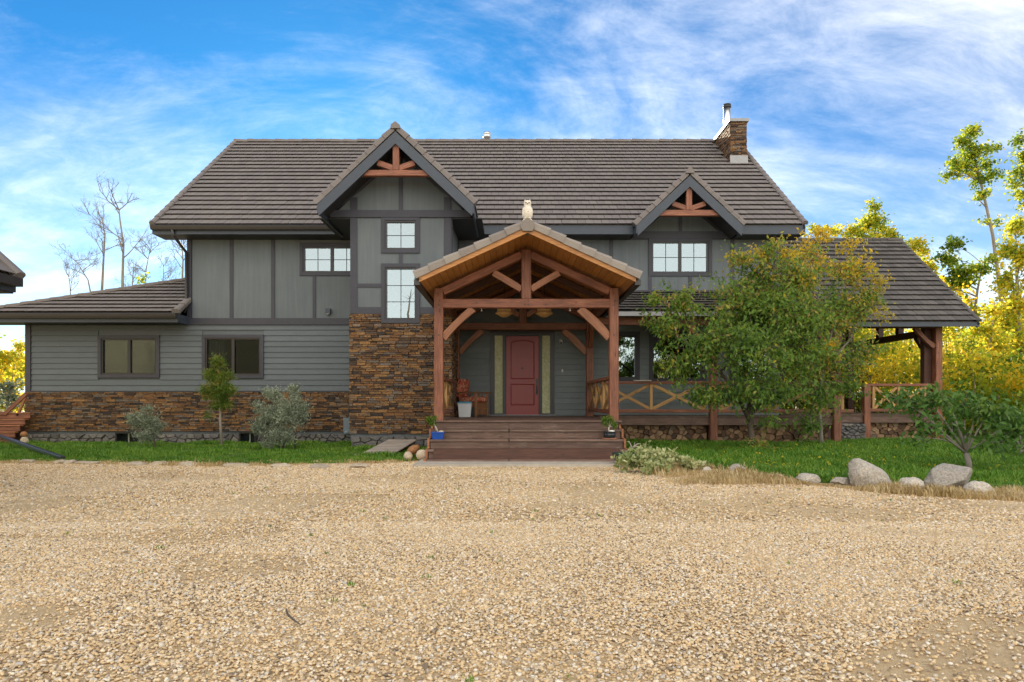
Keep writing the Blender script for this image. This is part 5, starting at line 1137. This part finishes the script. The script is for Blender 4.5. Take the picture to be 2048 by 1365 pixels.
# -- pine and silvery shrubs on the left
d = 16.2
tree('pine_tree', 'young thin pine before the left wing window', 'tree', [TR([(444, 899, d, .035), (441, 850, d, .03), (440, 800, d, .024), (437, 750, d, .016), (434, 712, d, .006)])],
     [C(436, 728, 17, 15, d, .45, .2), C(425, 752, 22, 14, d, .45, .2), C(450, 755, 20, 14, d, .5, .2), C(418, 782, 22, 11, d, .5, .25), C(455, 782, 20, 14, d - .1, .45, .2), C(437, 775, 24, 18, d - .1, .4, .2), C(452, 812, 18, 12, d, .4, .2, .6), C(430, 815, 14, 9, d, .4, .2, .5), C(440, 795, 20, 14, d, .45, .2), C(416, 832, 8, 5, d, .4, .1, .5), C(412, 793, 12, 7, d, .5, .2, .7)],
     'pine_needle', 'bark_grey', .12, .10, 5, -.1, 11000, branch_r=.008, twig_r=.003, jit=.035, parts=('needles', 'trunk'))
d = 15.0
tree('silver_shrub', 'large silvery-green shrub between the pine and the stone tower', 'shrub', [TR([(570, 905, d, .022), (566, 870, d, .018), (555, 830, d, .012)]), TR([(590, 902, d, .022), (592, 860, d, .018), (588, 780, d, .008)]), TR([(575, 903, d, .02), (545, 860, d, .014), (530, 820, d, .008)])],
     [C(545, 835, 34, 40, d, .5, .18), C(520, 855, 20, 30, d, .45, .18), C(575, 830, 32, 40, d - .2, .5, .18), C(588, 785, 13, 26, d, .55, .18, .8), C(605, 825, 18, 34, d, .5, .18), C(552, 790, 18, 18, d, .55, .18, .9), C(560, 875, 40, 22, d - .2, .4, .18, .8), C(535, 785, 10, 12, d, .55, .2, .8), C(530, 890, 18, 10, d - .1, .45, .18, .6), C(515, 815, 10, 14, d, .5, .2, .7)],
     'silver_leaf', 'bark_dark', .07, .24, 6, -.2, 8000, branch_r=.01, twig_r=.0025, jit=.04)
d = 15.8
tree('silver_shrub', 'small silvery-green shrub left of the pine before the stone wall', 'shrub', [TR([(313, 898, d, .016), (305, 870, d, .012), (295, 840, d, .006)]), TR([(312, 897, d, .014), (290, 865, d, .01), (270, 845, d, .005)])],
     [C(290, 845, 26, 28, d, .45, .18), C(268, 842, 18, 20, d, .45, .18, .8), C(310, 855, 20, 26, d, .4, .18, .9), C(298, 818, 9, 10, d, .5, .2, .7), C(290, 874, 30, 14, d - .1, .4, .18, .8)],
     'silver_leaf', 'bark_dark', .07, .24, 7, -.2, 7000, branch_r=.008, twig_r=.0025, jit=.04)
# -- variegated shrub, basin with driftwood, potted bonsai
d = 10.55
tree('variegated_shrub', 'low cream and green variegated shrub spreading right of the steps', 'shrub', [TR([(1262, 938, d, .012), (1260, 920, d, .008)]), TR([(1320, 940, d, .012), (1322, 922, d, .008)]), TR([(1370, 944, d, .01), (1375, 930, d, .006)])],
     [C(1252, 920, 28, 24, d, .6, .25), C(1285, 914, 34, 26, d, .65, .25), C(1325, 916, 34, 24, d, .7, .22), C(1362, 926, 32, 19, d, .7, .22), C(1390, 936, 18, 13, d, .7, .2), C(1310, 934, 70, 14, d - .15, .55, .25), C(1240, 934, 16, 14, d, .55, .2, .8)],
     'variegated_leaf', 'bark_dark', .075, .62, 8, -.1, 2200, branch_r=.006, twig_r=.002, jit=.03)
bx_ = X(1250, 11.75); bs = thing('basin', (bx_, 11.75, 0), 'dark green plastic basin with a bare bonsai at the edge of the variegated shrub', 'basin')
MB().lathe([(.15, .0), (.19, .09), (.22, .18), (.235, .185), (.235, .205), (.20, .205), (.19, .17)], (bx_, 11.75, .03), 22).ob('pot', 'green_plastic', bs, True); MB().lathe([(.19, 0), (.19, .012), (.01, .02)], (bx_, 11.75, .195), 16).ob('soil', 'soil', bs)
m = MB(); o_ = (bx_ + .02, 11.75, .2)
for P in ([(0, 0, 0), (.02, 0, .07), (.10, 0, .12), (.16, .02, .14), (.25, 0, .15)], [(.1, 0, .12), (.08, 0, .18), (.06, 0, .22)], [(.16, .02, .14), (.20, .03, .19), (.26, .0, .20)], [(.1, 0, .12), (.15, -.03, .17), (.14, -.04, .22)], [(.06, 0, .22), (.02, 0, .24)], [(.25, 0, .15), (.33, 0, .13)]):
    m.tube([(o_[0] + a, o_[1] + b, o_[2] + c) for a, b, c in P], list(np.linspace(.014, .004, len(P))), 6)
m.ob('driftwood', 'bark_pale', bs, True)
for k, (u, lab, col, cl_) in enumerate(((876, 'bonsai in a bright blue pot on the left of the steps', 'blue_glaze', [(-.13, .34, .07, .06), (-.07, .40, .06, .05), (-.19, .38, .05, .05), (-.1, .30, .07, .04)]), (1219, 'bonsai in a dark glazed pot with saucer on the right of the steps', 'dark_glaze', [(-.07, .30, .07, .06), (.05, .33, .09, .08), (.0, .40, .07, .06), (.10, .26, .05, .05), (-.1, .38, .05, .05)]))):
    y = 12.83; z = ZD - 2 * RI + .002; x = X(u, y); t = thing('potted_bonsai', (x, y, z), lab, 'bonsai'); rg_ = np.random.default_rng(70 + k)
    if k == 0:
        mm = MB(); [mm.add([(x + sx * a, y + sy * b, z + zz) for a, b, zz in ((.10, .07, 0), (.12, .085, .13)) for sx, sy in ((-1, -1), (1, -1), (1, 1), (-1, 1))], [(0, 3, 2, 1), (0, 1, 5, 4), (1, 2, 6, 5), (2, 3, 7, 6), (3, 0, 4, 7)])]; mm.box(x - .128, x + .128, y - .092, y - .078, z + .12, z + .145).box(x - .128, x + .128, y + .078, y + .092, z + .12, z + .145).box(x - .128, x - .112, y - .078, y + .078, z + .12, z + .145).box(x + .112, x + .128, y - .078, y + .078, z + .12, z + .145); mm.ob('pot', col, t)
        box('soil', x - .112, x + .112, y - .078, y + .078, z + .10, z + .13, 'soil', t); MB().sphere((x + .06, y - .02, z + .14), (.05, .04, .03)).ob('stone', 'cobble', t, True)
        st_ = [(0, 0, .12), (-.03, 0, .20), (-.07, 0, .28), (-.11, 0, .34)]
    else:
        MB().lathe([(.02, 0), (.145, .0), (.155, .025), (.145, .028), (.12, .01)], (x, y, z), 24).ob('saucer', 'terracotta', t, True); MB().lathe([(.075, .01), (.115, .05), (.12, .10), (.105, .13), (.125, .135), (.125, .15), (.10, .15), (.095, .12)], (x, y, z), 24).ob('pot', col, t, True)
        MB().lathe([(.1, 0), (.1, .01), (.01, .02)], (x, y, z + .125), 16).ob('soil', 'soil', t); MB().sphere((x + .04, y - .03, z + .155), (.06, .05, .022)).ob('stone', 'white_paint', t, True)
        st_ = [(0, 0, .14), (-.02, 0, .20), (.01, 0, .27), (.0, 0, .36)]
    m = MB(); m.tube([(x + a, y + b, z + c) for a, b, c in st_], [.02, .016, .012, .007], 7)
    if k == 0: m.tube([(x - .02, y, z + .14), (x - .06, y + .02, z + .22), (x - .08, y, z + .3)], [.012, .01, .006], 6)
    for a, c, r1, r2 in cl_: m.tube([(x + st_[2][0], y, z + st_[2][2] - .03), (x + a, y, z + c)], [.008, .004], 5)
    m.ob('trunk', 'bark_pale', t, True); P = []
    for a, c, r1, r2 in cl_: q = rg_.normal(size=(170, 3)); q /= np.linalg.norm(q, axis=1, keepdims=True); P.append(np.array((x + a, y, z + c)) + q * np.array((r1, r1, r2)) * rg_.uniform(.4, 1.1, (170, 1)))
    P = np.concatenate(P); leaf_mesh('foliage', P, .04, .4, np.clip(rg_.normal(.5, .25, len(P)), 0, 1), 'bonsai_leaf', t, rg_, 0)

# -- trees behind the house
def aspen(label, u, d, path, cl_, seed, r=.14, name='aspen_tree', group='yellowing trees beyond the house', tint=.6, L=.135, dens=380, leafm='aspen_leaf', bark='bark_grey', **k):
    tr = [(X(a, d), d, max(-.05, Z(v, d)) if i else -.05, r * (1 - .85 * i / (len(path) - 1))) for i, (a, v) in enumerate(path)]
    return tree(name, label, 'tree', [tr], [C(a, v, ru * 1.18, rv * 1.18, d, t * .82, .16, dn) for a, v, ru, rv, t, dn in cl_], leafm, bark, L, .8, seed, .2, dens, group, twig_r=.007, branch_r=.035, jit=.13, **k)
aspen('tall leaning aspen with sparse green-yellow crown high above the right trees', 2022, 30, [(2022, 845), (2010, 700), (2000, 580), (1985, 470), (1965, 380), (1945, 300), (1935, 255)],
      [(1945, 262, 26, 16, .45, .9), (1925, 288, 26, 16, .4, .9), (1960, 300, 24, 18, .4, .8), (1905, 330, 20, 16, .35, .8), (1890, 350, 14, 12, .4, .8), (1935, 335, 22, 16, .4, .8), (1990, 295, 12, 16, .35, .6), (1960, 355, 24, 20, .35, .9), (1970, 385, 20, 14, .4, .7), (1955, 400, 14, 8, .4, .5), (1990, 345, 12, 16, .35, .8), (1940, 310, 30, 24, .45, .7), (1975, 330, 18, 20, .4, .8), (1915, 345, 22, 16, .45, .7), (1995, 440, 12, 10, .45, .6), (1965, 445, 14, 8, .4, .5), (2005, 505, 14, 12, .5, .7), (1975, 520, 16, 12, .45, .7), (2015, 570, 20, 16, .6, .8)], 11, .12, dens=400)
aspen('tall aspen with loose crown cut off by the right edge', 2085, 31, [(2085, 850), (2080, 600), (2070, 420), (2065, 270)],
      [(2040, 280, 16, 22, .35, .6), (2035, 350, 26, 20, .4, .8), (2062, 320, 28, 30, .4, .8), (2040, 385, 18, 14, .4, .7), (2070, 400, 30, 30, .5, .8), (2045, 410, 12, 8, .4, .5), (2095, 350, 30, 60, .5, .7), (2045, 310, 18, 20, .45, .8), (2030, 370, 20, 16, .45, .8)], 12, .12, dens=380)
aspen('green-yellow tree with pale trunk just right of the covered deck roof', 1950, 27, [(1945, 845), (1945, 740), (1946, 650), (1955, 580), (1965, 530)],
      [(1960, 540, 26, 22, .35, .9), (1935, 560, 26, 22, .45, .9), (1905, 560, 26, 26, .35, .9), (1880, 520, 20, 22, .3, .9), (1900, 490, 24, 20, .25, .9), (1875, 575, 20, 20, .7, .8), (1925, 600, 20, 18, .6, .7), (1950, 620, 20, 20, .7, .7), (1915, 540, 20, 26, .3, .8)], 13, .12)
aspen('pale yellow tree top rising behind the covered deck ridge', 1755, 33, [(1755, 845), (1755, 600), (1752, 500), (1748, 400)], [(1748, 415, 14, 22, .5, .8), (1735, 450, 24, 20, .55, .8), (1765, 455, 18, 22, .6, .8), (1785, 465, 16, 22, .65, .7), (1750, 480, 40, 20, .6, .8), (1720, 470, 20, 20, .6, .8), (1690, 465, 22, 18, .65, .8), (1660, 468, 22, 16, .7, .7), (1745, 440, 26, 20, .6, .8), (1630, 462, 20, 18, .7, .7), (1790, 478, 18, 14, .6, .8)], 14, .1)
aspen('small yellow-orange tree low against the right roof slope', 1845, 28, [(1845, 850), (1848, 650), (1846, 500)], [(1840, 500, 22, 20, .75, .9), (1860, 540, 24, 24, .8, .9), (1845, 580, 26, 30, .7, .9), (1880, 620, 24, 30, .85, .8), (1870, 660, 30, 30, .8, .8), (1830, 490, 20, 16, .8, .8), (1885, 580, 24, 24, .7, .8), (1905, 620, 24, 24, .75, .8)], 15, .09)
aspen('broad bright yellow tree filling the right edge', 2035, 25, [(2040, 850), (2038, 700), (2034, 560), (2030, 440)], [(2035, 450, 26, 30, .75, .9), (2015, 500, 22, 26, .7, .8), (2045, 520, 30, 40, .8, .9), (2010, 560, 24, 30, .75, .9), (2030, 610, 36, 40, .85, .9), (2000, 640, 30, 36, .8, .9), (2050, 680, 40, 50, .8, .9), (2070, 560, 30, 80, .8, .8), (1985, 690, 30, 30, .85, .8)], 16, .12, dens=400)
aspen('yellow tree with thin trunk right of the deck post', 1972, 23, [(1968, 850), (1974, 760), (1982, 680), (1990, 600)], [(1990, 620, 30, 26, .8, .8), (1960, 660, 30, 28, .75, .9), (2000, 690, 32, 30, .85, .9), (1975, 725, 40, 30, .8, .9), (1930, 700, 26, 30, .6, .9), (2020, 760, 34, 40, .6, .9), (1950, 760, 40, 36, .5, .9)], 17, .07, L=.12, dens=420)
def bare_tree(label, path, d, seed, r=.085):
    """leafless tree: the trunk path in photo pixels, then four generations of finer twigs"""
    rg = np.random.default_rng(seed); T_ = [np.array((X(u, d), d, max(-.05, Z(v, d)))) for u, v in path]; n = len(T_)
    t = thing('bare_tree', tuple(T_[0]), label, 'tree', 'bare trees beyond the left wing'); tk = MB(); tk.tube(T_, list(np.linspace(r, r * .2, n)), 8); tk.ob('trunk', 'bark_grey', t, True); mb = MB()
    def grow(p, dr, L, r, lev):
        pts = [p]; q = dr
        for _ in range(4): q = q + rg.normal(size=3) * .16 + np.array((0, 0, .05)); q /= np.linalg.norm(q); pts.append(pts[-1] + q * L / 4)
        mb.tube(pts, list(np.linspace(r, r * .4, 5)), 5 if lev < 2 else 3, cap=False)
        if lev >= 3: return
        for _ in range((4, 4, 3)[lev]):
            s = rg.uniform(.25, 1); a = pts[0] + (pts[-1] - pts[0]) * 0; k = min(3, int(s * 4)); a = pts[k] + (pts[k + 1] - pts[k]) * (s * 4 - k)
            e = q + rg.normal(size=3) * .62 + np.array((0, 0, .12)); grow(a, e / np.linalg.norm(e), L * rg.uniform(.4, .68), max(.005, r * .48), lev + 1)
    H = T_[-1][2]
    for _ in range(8):
        s = rg.uniform(.50, 1.0); k = min(n - 2, int(s * (n - 1))); f = s * (n - 1) - k; a = T_[k] * (1 - f) + T_[k + 1] * f
        if a[2] < H * .42: continue
        an = rg.uniform(0, 6.28); e = np.array((math.cos(an) * .8, math.sin(an) * .8, rg.uniform(.45, 1.1))); grow(a, e / np.linalg.norm(e), H * rg.uniform(.08, .18) * (1.25 - s * .6), r * .33, 0)
    mb.ob('crown', 'bark_grey', t)
for k, (d_, pth, r_, lab) in enumerate(((36, [(243, 845), (246, 640), (245, 560), (247, 490), (240, 440), (238, 418)], .10, 'tallest bare grey tree beyond the left wing roof'), (38, [(203, 845), (204, 580), (207, 520), (210, 470), (203, 432)], .085, 'bare tree just left of the tallest bare one'),
      (34, [(184, 845), (182, 590), (176, 560), (160, 535), (150, 520)], .05, 'short crooked bare tree, leftmost above the left wing roof'), (35, [(292, 845), (290, 590), (292, 540), (300, 500)], .06, 'low bare tree right of the tallest one with twiggy crown'), (36, [(365, 845), (364, 580), (366, 520), (362, 470)], .075, 'bare tree half hidden by the downpipe of the house'),
      (40, [(140, 845), (142, 620), (140, 570), (136, 545)], .05, 'smallest faint bare tree low over the left wing roof'), (42, [(325, 845), (325, 600), (328, 520)], .05, 'thin bare tree between the low one and the downpipe'), (40, [(262, 845), (262, 600), (268, 520)], .05, 'thin bare tree close behind the tallest bare one'))):
    bare_tree(lab, pth, d_, 20 + k, r_)
for k, (u, d, w, h, t, lab) in enumerate(((22, 27, 40, 120, .75, 'bright yellow bush at the left edge behind the house corner'), (-60, 26, 60, 130, .7, 'yellow bush outside the left edge of the house'), (15, 21, 34, 40, .1, 'grey-green low bush above the left steps'))):
    x = X(u, d); tree('yellow_bush' if k < 2 else 'low_bush', lab, 'bush', [[(x, d, -.05, .05), (x, d, Z(806 - h * .3, d), .03)], [(x - .5, d, -.05, .04), (x - .6, d + .2, Z(806 - h * .4, d), .02)]],
         [C(u + a * w, 806 - b * h, w * .5, h * .3, d, t, .18, 1) for a, b in ((-.5, .3), (.4, .4), (0, .75), (-.4, .8), (.5, .9), (.1, .15), (-.6, -.05), (.5, 0))], 'aspen_leaf' if k < 2 else 'silver_leaf', 'bark_grey', .13, .7, 50 + k, .2, 300, branch_r=.03, jit=.1)
aspen('small green-yellow sapling showing above the left wing roof', 288, 30, [(288, 845), (288, 640), (288, 555)], [(286, 560, 8, 10, .4, .9), (290, 578, 10, 8, .5, .8)], 31, .04)
# -- thicket: nobody could count it
rt = np.random.default_rng(99)
def thicket(name, label, boxes, mat, L, seed):
    P = []; Tn = []; rg = np.random.default_rng(seed); mb = MB()
    for (x0, x1, y0, y1, h, n, t, ts) in boxes:
        m = max(6, int(n / 260)); c = np.stack([rg.uniform(x0, x1, m), rg.uniform(y0, y1, m), rg.uniform(.15, 1.0, m) ** .8 * h], 1)
        for q in c:
            kk = n // m; P.append(q + rg.normal(size=(kk, 3)) * np.array((.55, .55, .38)) * rg.uniform(.6, 1.2)); Tn.append(np.clip(t + rg.normal() * ts + rg.normal(size=kk) * ts * .7, 0, 1))
            b = np.array((q[0] + rg.normal() * .3, q[1], -.06)); mb.tube(bez(b, (b + q) / 2 + rg.normal(size=3) * .1, q + np.array((0, 0, .4)), 5), list(np.linspace(.028, .008, 5)), 5, cap=False)
    P = np.concatenate(P); P[:, 2] = np.maximum(P[:, 2], .03); r = thing(name, (float(P[:, 0].mean()), float(P[:, 1].mean()), 0), label, 'thicket'); r['kind'] = 'stuff'
    leaf_mesh('foliage', P, L, .75, np.concatenate(Tn), mat, r, rg, .2)['kind'] = 'stuff'; mb.ob('stems', 'bark_grey', r)['kind'] = 'stuff'
thicket('thicket', 'tangled yellow and green undergrowth behind the covered deck and right lawn', [(12.6, 24, 19.5, 25, 2.6, 26000, .5, .2), (6.5, 15, 25, 31, 4.6, 24000, .55, .2), (14, 30, 25, 33, 5.2, 26000, .72, .18), (13, 22, 14.5, 19, 1.2, 9000, .25, .15)], 'aspen_leaf', .15, 1)
thicket('thicket', 'brown dry brush behind the covered deck posts', [(8, 14, 24.2, 27, 2.4, 9000, .35, .2)], 'brush_leaf', .12, 2)
thicket('distant_wood', 'far yellow wood closing the horizon on both sides', [(-75, -20, 48, 66, 5, 22000, .6, .2), (14, 75, 42, 66, 9, 34000, .65, .18), (-20, 14, 50, 62, 6, 8000, .6, .2)], 'aspen_leaf', .38, 3)
# -- trees behind the camera, mirrored in the windows
tree('bare_tree', 'bare gnarled tree mirrored in the tall tower window', 'tree', [[(-6.9, -12, -.05, .2), (-6.8, -12, 2.5, .16), (-6.6, -12, 5, .12), (-6.9, -12, 7.0, .06), (-6.7, -12, 8.6, .02)]],
     [(-7.6, -12, 6.6, .9, .6, .8, 0, 0, 1), (-6.0, -12, 6.8, .8, .6, .8, 0, 0, 1), (-6.8, -12, 8.0, .7, .5, .7, 0, 0, 1), (-7.9, -12, 5.2, .9, .6, .5, 0, 0, 1), (-5.9, -12, 5.4, .7, .6, .6, 0, 0, 1)], 'aspen_leaf', 'bark_dark', .1, .5, 81, dens=60, bare=True, branch_r=.06, twig_r=.014, parts=('crown', 'trunk'))
for k, (x, h, t, lab) in enumerate(((7.0, 6.5, .15, 'dark green tree mirrored in the narrow verandah window'), (11.5, 5.0, .7, 'yellow tree mirrored in the arched verandah window'), (15.5, 6.5, .2, 'green tree mirrored at the right of the arched window'))):
    tree('leafy_tree', lab, 'tree', [[(x, -16, -.05, .16), (x + .1, -16, h * .5, .1), (x, -16, h * .9, .03)]], [(x + a * 1.3, -16 + b, h * c, 1.1, 1, h * .16, t, .15, 1) for a, b, c in ((-.8, 0, .5), (.7, .3, .55), (0, 0, .8), (-.5, .2, .75), (.6, -.2, .78), (.9, 0, .35), (-.9, .1, .3))], 'aspen_leaf' if k == 1 else 'maple_leaf', 'bark_dark', .2, .7, 90 + k, dens=150, branch_r=.05)
thicket('hedge', 'yellow hedge mirrored low in the verandah windows', [(3, 20, -19, -16.8, 2.6, 9000, .7, .15)], 'aspen_leaf', .2, 5)

# ---------------------------------------------------------------- grass, fallen leaves, gravel
def tuft(nb, h, sp, seed, w=.006):
    rg = random.Random(seed); V = []; Fc = []
    for _ in range(nb):
        a = rg.uniform(0, 6.28); x, y = rg.gauss(0, sp), rg.gauss(0, sp); hh = h * rg.uniform(.55, 1.15); ln = rg.uniform(.15, .7) * hh; dx, dy = math.cos(a), math.sin(a); n = len(V)
        V += [(x - dy * w, y + dx * w, 0), (x + dy * w, y - dx * w, 0), (x + dx * ln * .35 - dy * w * .8, y + dy * ln * .35 + dx * w * .8, hh * .6), (x + dx * ln * .35 + dy * w * .8, y + dy * ln * .35 - dx * w * .8, hh * .6), (x + dx * ln, y + dy * ln, hh)]
        Fc += [(n, n + 1, n + 3, n + 2), (n + 2, n + 3, n + 4)]
    return V, Fc
rg = np.random.default_rng(7)
def scatter_grass(name, label, mat, X0, X1, Y1, n, h, hole, lo=0.0, hi=99, nb=16):
    x = rg.uniform(X0, X1, n * 3); f = np.array([lawn_y(q) for q in x]); y = f + rg.uniform(lo, 1, n * 3) ** 1.0 * np.minimum(hi, Y1 - f)
    ok = np.array([not hole(a, b) for a, b in zip(x, y)]) & (np.abs(x) < y * .9 + 2.5); x, y = x[ok][:n], y[ok][:n]; m = len(x); z = np.array([gz(a, b) for a, b in zip(x, y)])
    s = rg.uniform(.65, 1.3, m) * np.clip(1 + 1.1 * np.array([mn.noise(Vector((a * 1.3, b * 1.3, 9))) for a, b in zip(x, y)]), .35, 1.45); src = [mk_mesh('t', *tuft(nb, h, .045, k), mat) for k in range(5)]
    scatter(name, np.stack([x, y, z + .005], 1), np.stack([rg.normal(0, .08, m), rg.normal(0, .08, m), rg.uniform(0, 6.28, m)], 1), np.stack([s, s, s * rg.uniform(.7, 1.2, m)], 1), rg.integers(0, 5, m), src, label=label, cat='grass')
inh = lambda a, b: (a > TX0 - .1 and a < TX1 + .2 and b > DT - .15) or b > 17.75 or (-1.7 < a < 2.2 and b > 11.6) or (a > vx0 - .2 and a < 8.3 and b > DV + .05) or (8 < a < 12.1 and b > 17.4)
scatter_grass('grass', 'bright green grass on the left lawn', 'grass', -17, -1.6, 17.8, 15000, .06, inh, lo=.04)
scatter_grass('grass', 'green grass on the right lawn', 'grass', 1.9, 16, 18.5, 24000, .075, inh, lo=.06)
scatter_grass('dry_grass', 'dry tan grass along the right lawn edge', 'dry_grass', 2.2, 13, 9, 1700, .075, lambda a, b: False, lo=-.5, hi=.75)
scatter_grass('dry_grass', 'sparse dry grass along the left lawn edge', 'dry_grass', -15, -1.7, 14, 700, .045, lambda a, b: False, lo=-.3, hi=.55)
nlf = 900; lx = np.where(rg.uniform(0, 1, nlf) < .65, rg.normal(5.6, 1.3, nlf), rg.uniform(3.4, 14, nlf)); ly = np.array([lawn_y(a) for a in lx]) + rg.uniform(.2, 8, nlf); okk = ly < 16.4; lx, ly = lx[okk], ly[okk]
lz = np.array([gz(a, b) for a, b in zip(lx, ly)]) + rg.uniform(.035, .07, len(lx))
fl_ = leaf_mesh('fallen_leaves', np.stack([lx, ly, lz], 1), .055, .6, rg.uniform(.55, 1, len(lx)), 'aspen_leaf', None, rg, 0); tag(fl_, 'fallen yellow leaves scattered on the right lawn', 'leaves', None, 'stuff')
# pebbles: small rounded stones over the whole drive, larger share near the viewer
def pebble(seed):
    r = random.Random(seed); m = MB().sphere((0, 0, 0), 1, 8, 6); k = Vector((r.uniform(.75, 1.2), r.uniform(.6, 1), r.uniform(.38, .65)))
    V = []
    for p in m.v: p = Vector(p); p *= 1 + .28 * mn.noise(p * 1.1 + Vector((seed * 3.3, 0, 0))); V.append((p.x * k.x, p.y * k.y, p.z * k.z))
    return mk_mesh('pebble', V, m.f, 'pebble', True)
srcs = [pebble(k) for k in range(10)]
def peb(n, y0, y1, rmin, rmax, name, label):
    u = rg.uniform(0, 1, n); y = np.sqrt(y0 * y0 + u * (y1 * y1 - y0 * y0)); x = rg.uniform(-1, 1, n) * (y * .85 + 2.6)
    le = np.array([lawn_y(a) for a in x]); pad = (x > -1.75) & (x < 2.05)
    lim = np.where(pad, 11.6, le + .25); ok = (y < lim + rg.normal(0, .08, n))
    # bare sandy patches and thinner tracks
    pn = np.array([mn.noise(Vector((a * .55, b * .9, 3.3))) for a, b in zip(x, y)]); ok &= ~((pn > .34) & (rg.uniform(0, 1, n) < .72))
    x, y = x[ok], y[ok]; m = len(x); s = np.exp(rg.uniform(math.log(rmin), math.log(rmax), m)) * np.where(rg.uniform(0, 1, m) < .02, 1.5, 1); z = s * rg.uniform(.0, .42, m) + .003
    und = np.array([mn.noise(Vector((a * .8, b * .8, 0))) for a, b in zip(x, y)]) * .012
    scatter(name, np.stack([x, y, z + und], 1), np.stack([rg.normal(0, .35, m), rg.normal(0, .35, m), rg.uniform(0, 6.28, m)], 1), np.stack([s, s, s], 1), rg.integers(0, 10, m), srcs, label=label, cat='gravel')
peb(270000, 2.2, 6.2, .0045, .0125, 'gravel', 'tan and grey river pebbles covering the near drive')
peb(200000, 5.9, 12.9, .0075, .0155, 'gravel', 'tan pebbles covering the far part of the drive')

# a few weeds rooted in the drive
nw = 90; wx = rg.uniform(-6, 6, nw); wy = rg.uniform(2.6, 11, nw); okw = np.abs(wx) < wy * .8; wx, wy = wx[okw], wy[okw]; nw = len(wx); sw_ = rg.uniform(.25, .6, nw)
scatter('drive_weeds', np.stack([wx, wy, np.full(nw, .012)], 1), np.stack([np.zeros(nw), np.zeros(nw), rg.uniform(0, 6.28, nw)], 1), np.stack([sw_, sw_, sw_ * .7], 1), rg.integers(0, 3, nw), [mk_mesh('weed', *tuft(9, .08, .03, 60 + k), 'grass') for k in range(3)], label='tiny green weeds sprouting through the gravel drive', cat='weeds')
